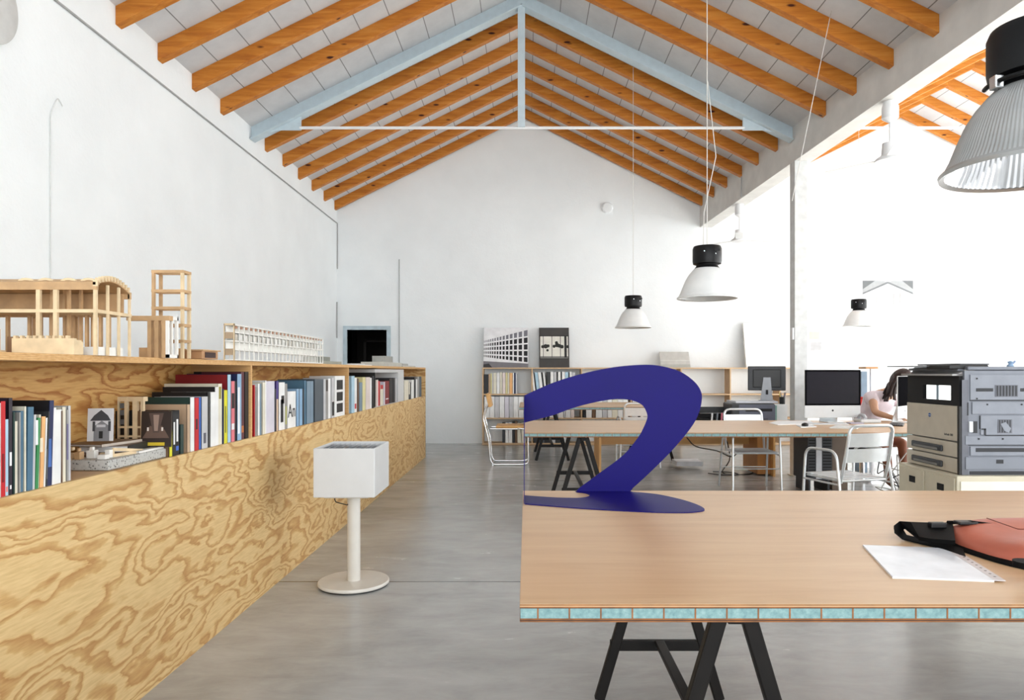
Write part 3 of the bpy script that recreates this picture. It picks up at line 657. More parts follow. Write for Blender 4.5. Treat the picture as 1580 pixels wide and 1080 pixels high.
for x_ in (-1.575, -1.545, -1.515): MB().box(x_ - .006, x_ + .010, 2.92, 2.94, Z, Z + .165).build('pier', M['tanmodel'], t)
MB().box(-1.505, -1.493, 2.92, 2.93, Z, Z + .175).box(-1.505, -1.493, 2.995, 3.005, Z, Z + .175).box(-1.505, -1.493, 2.92, 3.005, Z + .16, Z + .175).box(-1.505, -1.493, 2.92, 3.005, Z, Z + .014).box(-1.505, -1.496, 2.955, 2.965, Z, Z + .165).build('end_frame', M['whitemodel'], t)
t = thing('box_model', 'small dark-windowed wooden box model between the tower and the lattice model', 'architectural model', (-1.55, 3.35, Z))
MB().box(-1.60, -1.52, 3.28, 3.45, Z + .002, Z + .04).build('body', cmat((178, 134, 94)), t, bevel=.001); MB().box(-1.61, -1.51, 3.27, 3.46, Z + .04, Z + .046).build('roof', M['tanmodel'], t)
MB().box(-1.5195, -1.517, 3.31, 3.42, Z + .008, Z + .034).build('opening', cmat((50, 20, 14)), t)
MB().box(-1.63, -1.605, 3.25, 3.30, Z, Z + .05).build('side_block', M['tanmodel'], t)

t = thing('lattice_model', 'long white lattice model of an arcaded slab block on the bookcase', 'architectural model', (-1.525, 4.4, Z))
la, lb = 3.60, 5.17; xo, xi = -1.50, -1.555; hh = .187
for z_ in (0.0, .052, .097, .142, .180): MB().box(xi, xo, la, lb, Z + z_, Z + z_ + .006).build('floor_slab', M['whitemodel'], t)
for k in range(25):
    y_ = la + (lb - la) * k / 24.0
    for x_ in (xo - .005, xi): MB().box(x_, x_ + .005, y_ - .0025, y_ + .0025, Z + .006, Z + .183).build('post', M['whitemodel'], t)
for k in range(24):
    y_ = la + (lb - la) * (k + .5) / 24.0; g = random.choice([(208, 204, 196), (226, 224, 218), (190, 182, 170)])
    MB().box(xo - .012, xo - .008, y_ - .02, y_ + .02, Z + .105, Z + .136).build('screen', cmat(g), t)
m_ = MB()
for k in range(24):
    y_ = la + (lb - la) * (k + .5) / 24.0; m_.box(xo - .016, xo - .008, y_ - .005, y_ + .022, Z + .166, Z + .178)
m_.build('eave_blocks', cmat((168, 120, 92)), t)
MB().box(xi + .01, xi + .012, la, lb, Z + .06, Z + .178).build('spine_wall', M['whitemodel'], t)
for z_ in (.06, .145): MB().box(xi + .006, xo - .008, la - .001, la + .002, Z + z_ - .045 + .012, Z + z_ + .0).build('end_panel', cmat((176, 152, 124)), t)
MB().box(xi, xi + .005, la - .004, la + .004, Z, Z + hh).box(xo - .005, xo, la - .004, la + .004, Z, Z + hh).box(xi, xo, la - .004, la + .004, Z + .18, Z + hh + .003).build('end_frame', M['lightmodel'], t)
def lowmodel(px0, px1, py, label, col, hgt):
    X = -1.56; y0_, y1_ = xat(px0, X), xat(px1, X)
    t_ = thing('flat_model', label, 'architectural model', (X - .1, (y0_ + y1_) / 2, Z))
    MB().box(X - .25, X, y0_, y1_, Z, Z + hgt * .4).build('base', cmat(col), t_)
    MB().box(X - .2, X - .05, y0_ + (y1_ - y0_) * .3, y0_ + (y1_ - y0_) * .7, Z + hgt * .4, Z + hgt).box(X - .1, X - .02, y0_ + .05, y0_ + (y1_ - y0_) * .25, Z + hgt * .4, Z + hgt * .7).build('block', cmat(tuple(int(c * .85) for c in col)), t_)
lowmodel(497, 527, 0, 'low grey-green site model at the end of the lattice model', (150, 152, 140), .06)
lowmodel(563, 574, 0, 'thin white card lying on the bookcase top', (236, 234, 230), .02)
lowmodel(592, 620, 0, 'pale grey terrain model on the far end of the bookcase, with taller block', (184, 184, 176), .12)
lowmodel(621, 641, 0, 'flat pale grey tray at the very far end of the bookcase top', (190, 190, 184), .045)

# ------------------------------------------------------------------ box lamp on the floor
lx, ly = -1.052, 4.27
t = thing('floor_lamp', 'white box-shaped lamp on a round foot beside the plywood bookcase', 'floor lamp', (lx, ly, 0))
MB().disc((lx, ly, 0), .205, 0, .008, 64).build('foot_pad', M['blackplastic'], t, smooth=40)
MB().lathe([(.0001, .008), (.208, .008), (.213, .013), (.213, .024), (.209, .029), (.0001, .029)], (lx, ly, 0), 64).build('base', M['offwhite'], t, smooth=40)
MB().lathe([(.039, .029), (.039, .58), (.0001, .58)], (lx, ly, 0), 32).build('pole', M['offwhite'], t, smooth=40)
x0_, x1_, y0_, y1_, z0_, z1_ = lx - .184, lx + .172, 4.06, 4.485, .567, .853
b = MB(); w_ = .008
b.box(x0_, x1_, y0_, y0_ + w_, z0_, z1_); b.box(x0_, x1_, y1_ - w_, y1_, z0_, z1_); b.box(x0_, x0_ + w_, y0_ + w_, y1_ - w_, z0_, z1_); b.box(x1_ - w_, x1_, y0_ + w_, y1_ - w_, z0_, z1_); b.box(x0_ + w_, x1_ - w_, y0_ + w_, y1_ - w_, z0_, z0_ + w_)
b.build('lamp_box', M['whitelac'], t, bevel=.006)
MB().box(x0_ + .05, x1_ - .05, y0_ + .05, y1_ - .05, z0_ - .012, z0_).build('underplate', M['offwhite'], t)
m_ = MB()
for k in range(11):
    x_ = x0_ + .02 + k * (x1_ - x0_ - .04) / 10; m_.box(x_ - .002, x_ + .002, y0_ + .01, y1_ - .01, z1_ - .05, z1_ - .012)
m_.build('louvre', M['mirror'], t)
MB().box(x0_ + .01, x1_ - .01, y0_ + .01, y1_ - .01, z1_ - .06, z1_ - .052).build('reflector', M['mirror'], t)
MB().tube(rounded([(lx - .08, 4.13, z0_ - .005), (lx - .075, 4.13, .53), (lx - .03, 4.24, .49), (lx - .028, 4.25, .5)], .03), .003, 6).build('cord', M['blackcable'], t, smooth=60)

# ------------------------------------------------------------------ worktables
def make_table(X0, X1, Ya, Yb, zt, label, trestles, offset=.027):
    t = thing('worktable', label, 'worktable', ((X0 + X1) / 2, (Ya + Yb) / 2, 0), None)
    MB().box(X0, X1, Ya, Yb, zt - .0095, zt).build('top_panel', M['beech'], t)
    # brown laminated edge bands with dark glue line
    m_ = MB()
    for z_ in (zt - .0012, zt - .0066): m_.box(X0 - .0004, X1 + .0004, Ya - .0006, Yb + .0006, z_ - .0026, z_)
    m_.build('edge_band', M['plyband'], t)
    MB().box(X0, X1, Ya, Yb, zt - .043, zt - .0345).build('bottom_panel', M['plyband'], t)
    MB().box(X0 - .0004, X1 + .0004, Ya - .0006, Yb + .0006, zt - .0398, zt - .0378).box(X0 - .0004, X1 + .0004, Ya - .0004, Yb + .0004, zt - .0105, zt - .0085).build('glue_line', cmat((60, 32, 14)), t)
    m_ = MB(); m_.box(X0 + .001, X1 - .001, Ya + .001, Yb - .001, zt - .0345, zt - .0105, 0)
    x_ = X0 + .0425
    while x_ < X1:
        m_.box(x_ - .0018, x_ + .0018, Ya, Yb, zt - .0345, zt - .0105, 1); x_ += .0745
    y_ = Ya + .07
    m_.build('foam_core', [M['foam'], M['plyband']], t)
    return t
def trestle(xc, ya, yb, zt, label, grp=None):
    t = thing('trestle', label, 'trestle', (xc, (ya + yb) / 2, 0), 'black trestles under the worktables')
    ztop = zt - .043
    MB().box(xc - .022, xc + .022, ya - .03, yb + .03, ztop - .04, ztop).build('top_beam', M['blackiron'], t, bevel=.003)
    for y_ in (ya, yb):
        for s in (-1, 1):
            MB().bar((xc + s * .238, y_, .0), (xc + s * .032, y_, ztop - .012), .040, .03, 0, (0, 1, 0)).build('leg', M['blackiron'], t, bevel=.004)
        MB().bar((xc - .195, y_, .215), (xc + .195, y_, .215), .024, .04, 0, (0, 0, 1)).build('crossbar', M['blackiron'], t, bevel=.003)
    MB().bar((xc, ya + .01, .228), (xc, yb - .01, .228), .036, .02).build('stretcher', M['blackiron'], t, bevel=.003)
    return t
T1 = make_table(-.015, 3.0, 1.655, 3.228, .75, 'long plywood-and-foam worktable nearest the camera', None)
trestle(.527, 1.78, 2.775, .75, 'black trestle at the left end of the nearest worktable'); trestle(2.47, 1.78, 2.775, .75, 'black trestle at the right end of the nearest worktable')
T2 = make_table(-.015, 4.62, 6.29, 7.86, .75, 'long plywood-and-foam worktable in the middle, with computers on it', None)
trestle(.52, 6.40, 7.5, .75, 'black trestle at the left end of the middle worktable'); trestle(4.3, 6.40, 7.5, .75, 'black trestle under the right end of the middle worktable, behind the copier')
T3 = make_table(-.1, 2.35, 10.05, 11.6, .79, 'plywood-and-foam worktable furthest back, before the wall shelves', None)
trestle(.38, 10.2, 11.3, .79, 'black trestle at the left end of the furthest worktable'); trestle(1.9, 10.2, 11.3, .79, 'black trestle at the right end of the furthest worktable')

# ------------------------------------------------------------------ blue sculpture
outer = [(809.7, 609.7), (852, 591), (896.7, 577), (938, 568), (972, 563.8), (1004, 562.8), (1029, 566.7), (1051.7, 574.4), (1071, 588.3), (1080.8, 602), (1083, 616), (1078, 638), (1065.6, 660.6), (1037.8, 694), (1001.7, 730), (972, 757)]
inner = [(809.7, 652), (852, 641), (885.6, 629), (919, 620.5), (946.7, 616), (966, 616), (982, 620), (991, 625), (996, 632), (999, 641), (998, 648), (993, 660), (985, 674.4), (962, 702), (925, 730), (888, 757)]
def dens(l, k=4):
    """Catmull-Rom resample"""
    out = []; n = len(l)
    for i in range(n - 1):
        p0, p1, p2, p3 = [Vector(l[max(0, min(n - 1, j))]) for j in (i - 1, i, i + 1, i + 2)]
        for q in range(k):
            s = q / k; out.append(.5 * ((2 * p1) + (p2 - p0) * s + (2 * p0 - 5 * p1 + 4 * p2 - p3) * s * s + (3 * p1 - p0 - 3 * p2 + p3) * s ** 3))
    out.append(Vector(l[-1])); return out
YV = 3.19
t = thing('loop_sculpture', 'ultramarine blue sheet-metal loop sculpture standing on the nearest worktable', 'sculpture', (.45, YV, .75))
A = [P(p.x, p.y, YV) for p in dens(outer)]; B = [P(p.x, p.y, YV) for p in dens(inner)]
A[-1].z = B[-1].z = .751
MB().strip(A, B, (0, .004, 0)).build('upright_sheet', M['blue'], t)
bo = [(972, 758.5), (1012, 762), (1050, 770), (1075, 778), (1087, 785), (1080, 788.6), (1050, 790.3), (990, 789), (900, 784), (809.7, 777)]
bi = [(888, 758.5), (902, 760), (908, 762), (910, 763.5), (909, 765), (906, 766.2), (898, 767.5), (885, 768), (850, 767), (809.7, 764)]
A = [onz(p.x, p.y, .754) for p in dens(bo)]; B = [onz(p.x, p.y, .754) for p in dens(bi)]
for q in (A, B): q[0].y = YV + .004
MB().strip(A, B, (0, 0, -.0035)).build('foot_sheet', M['blue'], t)
za, zb_ = P(0, 609.7, YV).z, P(0, 652, YV).z; X_ = P(809.7, 0, YV).x
ya_, yb_ = dist(777, .754), dist(764, .754)
so = [(YV, za), (YV - .10, za - .02), (YV - .19, za - .09), (ya_ + .02, .95), (ya_, .753)]; si = [(YV, zb_), (YV - .03, zb_ - .02), (YV - .055, zb_ - .08), (yb_ + .005, .88), (yb_, .753)]
MB().strip([(X_, p.x, p.y) for p in dens(so)], [(X_, p.x, p.y) for p in dens(si)], (-.003, 0, 0)).build('side_sheet', M['blue'], t)

# ------------------------------------------------------------------ papers and bag on near table
zt = .75
q = [onz(1331, 843, zt), onz(1377, 892.5, zt), onz(1552, 899, zt), onz(1472, 848.5, zt)]
t = thing('paper_folder', 'white sheets in a clear punched sleeve lying on the nearest worktable', 'papers', (q[0] + q[2]) / 2)
def quad(pts, z0, z1): b_ = MB(); return b_.prism([(p.x, p.y) for p in pts], lambda p: (p[0], p[1], z0), lambda p: (p[0], p[1], z1))
q2 = [q[0], q[1], q[1].lerp(q[2], .90), q[0].lerp(q[3], .90)]
quad(q2, zt, zt + .004).build('sheets', M['paper'], t); quad(q, zt + .004, zt + .0052).build('sleeve', cmat((226, 227, 232), .25), t)
m_ = MB()
e0, e1 = q[0].lerp(q[3], .955), q[1].lerp(q[2], .955)
for k in range(11):
    p = e0.lerp(e1, (k + .8) / 12); m_.disc((p.x, p.y, zt), .0035, .0052, .0056, 10)
m_.build('punch_holes', cmat((70, 60, 58)), t)
quad([q[0].lerp(q[3], .90), q[1].lerp(q[2], .90), q[1].lerp(q[2], 1.0), q[0].lerp(q[3], 1.0)], zt + .0052, zt + .0054).build('punched_strip', cmat((196, 186, 184), .3), t)

t = thing('shoulder_bag', 'salmon leather bag with black webbing straps lying on the nearest worktable', 'bag', (1.65, 2.15, zt))
# body: superellipse blob
def blob(cx, cy, z0, a, b_, h, rot, nu=48, nv=14, p=2.6, lump=.06, flat=.25):
    vs, fs = [], []
    for j in range(nv + 1):
        ph = math.pi / 2 * (j / nv) ; zz = math.sin(ph) ; rr = math.cos(ph) ** .45 if j < nv else 0.0
        for i in range(nu):
            th = 2 * math.pi * i / nu; c, s = math.cos(th), math.sin(th)
            e = (abs(c) ** p + abs(s) ** p) ** (-1 / p)
            x, y = a * c * e * rr, b_ * s * e * rr
            k = 1 + lump * (math.sin(3 * x / a * 2.1 + 1.3) * math.cos(2.3 * y / b_) )
            vs.append((x, y, h * zz * k * (1 + .12 * math.sin(5 * y / b_ + 2 * x / a))))
    for j in range(nv):
        for i in range(nu): fs.append((j * nu + i, j * nu + (i + 1) % nu, (j + 1) * nu + (i + 1) % nu, (j + 1) * nu + i))
    fs.append(tuple(reversed(range(nu))))
    b2 = MB().add(vs, fs); c, s = math.cos(rot), math.sin(rot)
    b2.v = [(cx + c * x - s * y, cy + s * x + c * y, z0 + z) for x, y, z in b2.v]; return b2
blob(1.69, 2.14, zt + .012, .345, .29, .056, R(8)).build('body', M['salmon'], t, smooth=80)
blob(1.69, 2.135, zt + .001, .36, .305, .026, R(8)).build('base_panel', M['strap'], t, smooth=80)
# flap outline pocket seam
MB().tube(rounded([(1.50, 2.28, zt + .072), (1.49, 2.12, zt + .072), (1.62, 2.10, zt + .076), (1.75, 2.12, zt + .077)], .01), .0015, 5).build('seam', cmat((120, 54, 40)), t)
# strap: wide webbing leaving the tip, folding back
def webbing(c_pts, w_, th_, name='strap'):
    """ribbon lying with its width vertical-ish direction given per point"""
    A_, B_ = [], []
    for (p, n_) in c_pts:
        p, n_ = Vector(p), Vector(n_).normalized(); A_.append(p + n_ * w_ / 2); B_.append(p - n_ * w_ / 2)
    return MB().strip(A_, B_, (0, 0, th_)).build(name, M['strap'], t, smooth=60)
def zp(px, py, z): return onz(px, py, z)
s0 = [((1474, 822), .79), ((1440, 818), .785), ((1412, 813), .78), ((1394, 812), .775)]
poly_o = [zp(1470, 806, .80), zp(1432, 806, .80), zp(1405, 805, .80), zp(1388, 804, .80), zp(1379, 811, .79), zp(1380, 821, .775), zp(1392, 831, .757), zp(1420, 838, .755), zp(1455, 846, .757), zp(1490, 858, .757)]
poly_i = [zp(1474, 834, .79), zp(1436, 831, .78), zp(1418, 828, .78), zp(1404, 811, .785), zp(1397, 811, .785), zp(1394, 817, .775), zp(1399, 825, .76), zp(1420, 830, .758), zp(1452, 836, .76), zp(1486, 846, .762)]
MB().strip(poly_o, poly_i, (0, 0, -.003)).build('strap', M['strap'], t, smooth=60)
MB().strip([p + Vector((0, 0, -.012)) for p in poly_o[:5]], [p + Vector((0, 0, -.012)) for p in poly_i[:5]], (0, 0, .01)).build('strap', M['strap'], t, smooth=60)
c_ = zp(1446, 805, .81)
MB().box(c_.x - .03, c_.x + .022, c_.y - .02, c_.y + .005, c_.z - .018, c_.z + .0).build('buckle', M['blackplastic'], t, bevel=.004)
c_ = zp(1490, 803, .82)
MB().box(c_.x - .03, c_.x + .03, c_.y - .02, c_.y + .02, c_.z - .012, c_.z - .002).build('strap_keeper', M['blackplastic'], t, bevel=.004)
MB().tube([zp(1462, 806, .80), zp(1500, 806, .815), zp(1540, 811, .81), zp(1600, 812, .80)], .006, 6).build('piping', M['strap'], t, smooth=60)
o_ = zp(1583, 868, .80); MB().disc((o_.x, o_.y, o_.z - .01), .03, 0, .014, 20).build('snap_tab', M['strap'], t)

# ------------------------------------------------------------------ pendant lamps
def make_pendant(label, black=True, bell='shade', cap='cap'):
    """origin at rim centre; rim diameter .45"""
    t = thing('pendant_lamp', label, 'pendant lamp', (0, 0, 0), 'industrial bell pendant lamps')
    prof = [(.226, 0), (.222, .012), (.205, .045), (.188, .09), (.165, .145), (.140, .185), (.112, .218), (.098, .232)]
    inn = [(r - .004, z + .002) for r, z in reversed(prof)]
    big = bell == 'reflector'
    MB().lathe(prof + inn, (0, 0, 0), 240 if big else 96, 0, .005 if big else .002).build('shade', [M[bell]], t, smooth=25 if big else 75)
    if big:
        MB().lathe([(r - .007, z + .001) for r, z in prof], (0, 0, 0), 160, 0, .006).build('inner_reflector', M['mirror'], t, smooth=25)
        MB().tube(arc((0, 0, .244), .118, -200, -90, 14, 'xy'), .007, 8).build('clamp_bail', M['cap'], t, smooth=60)
        MB().box(-.125, -.10, -.03, .0, .225, .262).build('hinge', M['chrome'], t, bevel=.003)
    MB().lathe([(.217, .0), (.232, -.006), (.235, .004), (.225, .014), (.217, .0)], (0, 0, 0), 64).build('rim', M['shade' if bell == 'shade' else 'reflector'], t, smooth=60)
    MB().lathe([(.0001, .262), (.09, .262), (.108, .268), (.112, .29), (.112, .385), (.104, .405), (.0001, .41)], (0, 0, 0), 40).build('housing', M[cap], t, smooth=40)
    MB().lathe([(.0001, .225), (.09, .225), (.096, .235), (.084, .25), (.084, .264), (.0001, .264)], (0, 0, 0), 40).build('collar', M[cap], t, smooth=40)
    m_ = MB()
    for a in (-115, -70): m_.disc((.113 * math.cos(R(a)), .113 * math.sin(R(a)), .33 + (.02 if a < -100 else 0)), .004, 0, .008, 8)
    m_.build('screw', M['chrome'], t)
    MB().box(.03, .07, -.112, -.098, .355, .372).build('slot', M['void'], t)
    MB().lathe([(.0001, .08), (.03, .09), (.034, .14), (.02, .22), (.0001, .226)], (0, 0, 0), 16).build('bulb', cmat((236, 236, 232), .2), t, smooth=60)
    return t
M['reflector_dup'] = M['reflector']
pa = make_pendant('silver ribbed bell pendant lamp, largest, hanging at the top right corner', bell='reflector')
pa.location = (P(1593, 0, 2.0).x, 2.0, 1.875)
pb = make_pendant('white bell pendant lamp with black housing hanging over the middle worktable, mid-size')
pb.location = (P(1091, 0, 5.5).x, 5.5, 1.875)
pc = dup(pb, (P(977, 0, 9.0).x, 9.0, 1.865), R(20), 'smaller white bell pendant lamp left of the mid-size one, over the back worktable')
pd = dup(pb, (P(1325, 0, 10.6).x, 10.6, 1.985), R(-20), 'white bell pendant lamp beyond the column, before the pinned drawings')
def cord(lab, pts, grp='suspension cords'):
    o = MB().tube(pts, .0035, 5).build('lamp_cord', M['cable'], smooth=60); tag(o, lab, 'lamp cord')
def roofz(x): return ZC - SL * min(abs(x - XA), abs(x - XA2))
for lp, nm in ((pa, 'the largest pendant lamp'), (pb, 'the mid-size pendant lamp'), (pc, 'the smaller pendant lamp'), (pd, 'the pendant lamp beyond the column')):
    x, y, z = lp.location
    cord('thin pale cord hanging from the roof to ' + nm, [(x, y, z + .41), (x, y, roofz(x))])
x, y, z = pb.location
cord('slack white cable slanting off the mid-size pendant lamp', [(x - .03, y, z + .41), (x - .02, y + .02, 2.55), (x + .5 - .42, y + .04, 3.0), (x + .02, y + .06, 3.6)])
a_, b_ = P(1222, 310, 6.4), P(1283, 15, 6.4)
cord('white cable slanting up across the white beam to the rafters', [a_, a_.lerp(b_, .3), b_])

# ceiling fans hanging off the beam
def make_fan(label, loc):
    t = thing('ceiling_fan', label, 'ceiling fan', loc)
    x, y, z = loc
    MB().lathe([(.0001, 0), (.06, 0), (.075, -.06), (.075, -.16), (.02, -.2), (.0001, -.2)], (x, y, z), 28).build('canopy', M['white_steel'], t, smooth=40)
    MB().tube([(x, y, z - .19), (x, y, z - .45)], .011, 10).build('rod', M['white_steel'], t, smooth=60)
    MB().lathe([(.0001, -.40), (.07, -.40), (.078, -.50), (.08, -.515), (.13, -.55), (.135, -.575), (.0001, -.58)], (x, y, z), 32).build('motor', M['white_steel'], t, smooth=40)
    for k in range(3):
        a = R(12 + 120 * k); d = Vector((math.cos(a), math.sin(a), 0)); q_ = Vector((x, y, z - .555))
        MB().bar(q_ + d * .12, q_ + d * .62, .11, .004).build('blade', M['white_steel'], t)
make_fan('white ceiling fan hanging from the white beam, nearer one', (3.51, 6.75, 3.9))
make_fan('white ceiling fan hanging from the far end of the white beam', (beamx(10.9) + .11, 10.9, 3.9))

# ------------------------------------------------------------------ chairs
def make_alu_chair(label):
    """origin on floor under seat centre, faces +Y"""
    t = thing('metal_chair', label, 'chair', (0, 0, 0), 'aluminium armchairs')
    r = .0115; w = .215
    for s in (-1, 1):
        x = s * (w + .045)
        MB().tube(rounded([(x, .24, 0), (x - s * .01, .20, .66), (x - s * .01, -.16, .665), (x + s * .01, -.27, 0)], .09, 6), r, 10).build('arm_frame', M['alu'], t, smooth=60)
        MB().tube([(x, .215, .40), (x, -.20, .40)], .008, 8).build('side_rail', M['alu'], t, smooth=60)
    MB().tube(rounded([(-w, -.17, .41), (-w - .002, -.22, .60), (-w + .005, -.27, .87), (w - .005, -.27, .87), (w + .002, -.22, .60), (w, -.17, .41)], .07, 6), .013, 10).build('back_frame', M['alu'], t, smooth=60)
    for z0_, z1_ in ((.575, .685), (.70, .81)):
        y0_, y1_ = -.215 - (z0_ - .6) * .19, -.215 - (z1_ - .6) * .19
        A_ = [(-w + .4 * k / 8 + .015, y0_ - .018 * math.sin(math.pi * k / 8), z0_) for k in range(9)]; B_ = [(-w + .4 * k / 8 + .015, y1_ - .018 * math.sin(math.pi * k / 8), z1_) for k in range(9)]
        MB().strip(A_, B_, (0, .004, 0)).build('back_slat', M['alupaint'], t, smooth=60)
    for k in range(5):
        y_ = -.17 + k * .088
        MB().box(-w, w, y_, y_ + .075, .435, .441).build('seat_slat', M['alupaint'], t, bevel=.002)
    MB().tube([(-w, .22, .425), (w, .22, .425)], .009, 8).tube([(-w, -.18, .425), (w, -.18, .425)], .009, 8).tube([(-w, .22, .425), (-w, -.18, .425)], .009, 8).tube([(w, .22, .425), (w, -.18, .425)], .009, 8).build('seat_frame', M['alu'], t, smooth=60)
    MB().tube([(-w - .04, .225, .26), (w + .04, .225, .26)], .007, 8).build('stretcher', M['alu'], t, smooth=60)
    MB().tube([(-w - .05, -.235, .22), (w + .05, -.235, .22)], .007, 8).build('stretcher', M['alu'], t, smooth=60)
    return t
ch = make_alu_chair('aluminium armchair drawn up to the near side of the middle worktable, beside the copier')
ch.location = (2.66, 5.80, 0); ch.rotation_euler = (0, 0, R(17))
dup(ch, (2.46, 7.69, 0), R(180), 'aluminium armchair tucked under the far side of the middle worktable, facing the camera')
dup(ch, (1.53, 9.66, 0), R(0), 'aluminium armchair seen through the blue loop, before the furthest worktable')
dup(ch, (2.15, 8.30 + .1, 0), R(170), 'aluminium armchair behind the middle worktable, only its back top showing right of the blue loop') if False else None

# cantilever chair
t = thing('cantilever_chair', 'chrome cantilever chair with honey wood seat and back, left of the furthest worktable', 'chair', (-.36, 9.9, 0))
xb = -.60
for s, y_ in ((-1, 10.08), (1, 9.68)):
    pts = [(-.03, y_, .50), (-.02, y_, .51), (-.02, y_, .02), (-.50, y_, .02), (-.50 - .02, y_, .30), (-.60, y_, .62), (-.50, y_, .90)]
    pts = [(-.12, y_, .515), (.02, y_, .50), (.03, y_, .03), (-.05, y_, .014), (-.46, y_, .014), (-.50, y_, .08), (-.52, y_, .35), (-.60, y_, .66), (-.56, y_, .80), (-.50, y_, .88)]
    MB().tube(rounded(pts, .05, 4), .0125, 10).build('tube_frame', M['chrome'], t, smooth=60)
MB().tube([(-.46, 9.68, .014), (-.46, 10.08, .014)], .0125, 8).build('floor_bar', M['chrome'], t, smooth=60)
MB().xf(Matrix.Identity(4)).bar((-.52, 9.66, .90), (-.52, 10.10, .90), .045, .19, 0, (-.22, 0, 1)).build('backrest', M['chairwood'], t, bevel=.008)
MB().box(-.42, .02, 9.66, 10.10, .515, .55).build('seat', M['chairwood'], t, bevel=.01)
for y_ in (9.69, 10.07): MB().tube([(-.12, y_, .505), (-.5, y_, .505)], .0125, 8).build('seat_rail', M['chrome'], t, smooth=60)

# ------------------------------------------------------------------ low desk with printer and clutter
t = thing('low_desk', 'low honey beech desk with panel legs behind the middle worktable', 'desk', (2.05, 9.0, 0))
MB().box(.86, 3.24, 8.62, 9.35, .60, .625).build('desktop', M['beechdesk'], t); MB().box(.90, 3.2, 9.05, 9.075, .36, .60).build('modesty_panel', M['beechdesk'], t)
MB().box(.90, .925, 8.64, 9.3, 0, .60).build('side_panel', M['beechdesk'], t); MB().box(3.05, 3.075, 8.64, 9.3, 0, .60).build('side_panel', M['beechdesk'], t)
MB().box(2.88, 3.049, 8.72, 9.3, 0.02, .60).build('drawer_pedestal', cmat((178, 122, 66)), t)
t = thing('printer', 'dark grey desktop printer with paper slot on the low desk, below the back-turned monitor', 'printer', (2.92, 8.95, .625))
x0_, x1_ = P(1129, 0, 8.75).x, P(1196, 0, 8.75).x
MB().box(x0_, x1_, 8.75, 9.15, .625, .90).build('body', M['darkgrey'], t, bevel=.02); MB().box(x0_ + .09, x1_ - .0, 8.742, 8.76, .66, .885).build('front', cmat((96, 100, 114)), t, bevel=.005)
MB().box(x0_ + .17, x1_ - .04, 8.738, 8.745, .80, .835).build('paper_slot', M['void'], t); MB().box(x0_ + .06, x1_ + .05, 8.78, 9.2, .90, .925).build('lid', cmat((214, 216, 222)), t, bevel=.006)
MB().box(x0_ + .2, x1_ - .1, 8.72, 8.76, .70, .715).build('paper_tray', cmat((70, 74, 84)), t)
o = MB().box(x1_ + .015, x1_ + .21, 8.9, 9.1, .625, .88).build('file_box', M['paper'], bevel=.003); tag(o, 'white file box standing right of the printer', 'file box')
o = MB().box(x1_ + .012, x1_ + .04, 8.80, 8.89, .625, .87).build('binder', cmat((140, 176, 168)), bevel=.002); tag(o, 'pale green folder standing between printer and file box', 'folder')
t = thing('document_tray', 'black letter tray with papers on the low desk left of the printer', 'letter tray', (2.35, 8.9, .625))
for z_ in (.635, .70, .765): MB().box(P(1082, 0, 8.8).x, P(1127, 0, 8.8).x, 8.8, 9.1, z_, z_ + .006).build('tray', M['blackplastic'], t)
MB().box(P(1082, 0, 8.8).x, P(1127, 0, 8.8).x, 9.09, 9.1, .625, .84).build('back', M['blackplastic'], t)
for i_, px in enumerate((1098, 1106, 1113)):
    o = MB().tube([(P(px, 0, 8.75).x, 8.76, .625), (P(px + 1, 0, 8.75).x, 8.75, .78)], .012, 8).build('marker', cmat(((220, 222, 224), (120, 130, 140), (200, 110, 130))[i_])); tag(o, ('white', 'grey', 'pink')[i_] + ' marker standing against the letter tray', 'marker')
# back-turned monitor on the furthest table
def monitor_back(loc, rz):
    t = thing('monitor', 'black-backed computer monitor turned away from the camera, on the printer lid', 'monitor')
    MB().box(-.23, .23, -.02, .02, .13, .44).build('casing', M['darkgrey'], t, bevel=.01)
    MB().box(-.17, .17, -.035, -.02, .17, .40).build('back_bulge', M['blackplastic'], t, bevel=.01)
    MB().box(-.232, .232, .018, .024, .128, .442).build('bezel', cmat((206, 208, 210)), t)
    MB().prism([(-.08, 0), (.07, 0), (.045, .30), (-.045, .30)], lambda p: (p[0], -.06 + .0 * p[1], p[1]), lambda p: (p[0], -.05, p[1])).build('stand', cmat((128, 130, 134), .35, .5), t, bevel=.003)
    MB().box(-.015, .015, -.063, -.058, .08, .14).build('cable_hole', M['void'], t)
    MB().box(-.10, .09, -.14, .06, 0, .008).build('foot', cmat((128, 130, 134), .35, .5), t)
    t.location = loc; t.rotation_euler = (0, 0, rz); return t
monitor_back((P(1183, 0, 8.98).x, 8.98, .925), R(-16))
t = thing('pen_cup', 'black pen cup full of pens right of the back-turned monitor', 'pen cup', (P(1207, 0, 9.05).x, 9.05, .88))
x_ = P(1207, 0, 9.0).x
MB().lathe([(.0001, 0), (.035, 0), (.038, .09), (.034, .09), (.031, .006), (.0001, .006)], (x_, 9.0, .88), 16).build('cup', M['blackplastic'], t, smooth=40)
for k, c_ in enumerate(((60, 40, 90), (20, 20, 22), (180, 160, 40), (90, 90, 96))):
    a = k * 1.7; MB().tube([(x_ + .01 * math.cos(a), 9.0 + .01 * math.sin(a), .895), (x_ + .045 * math.cos(a), 9.0 + .04 * math.sin(a), 1.03)], .005, 6).build('pen', cmat(c_), t)
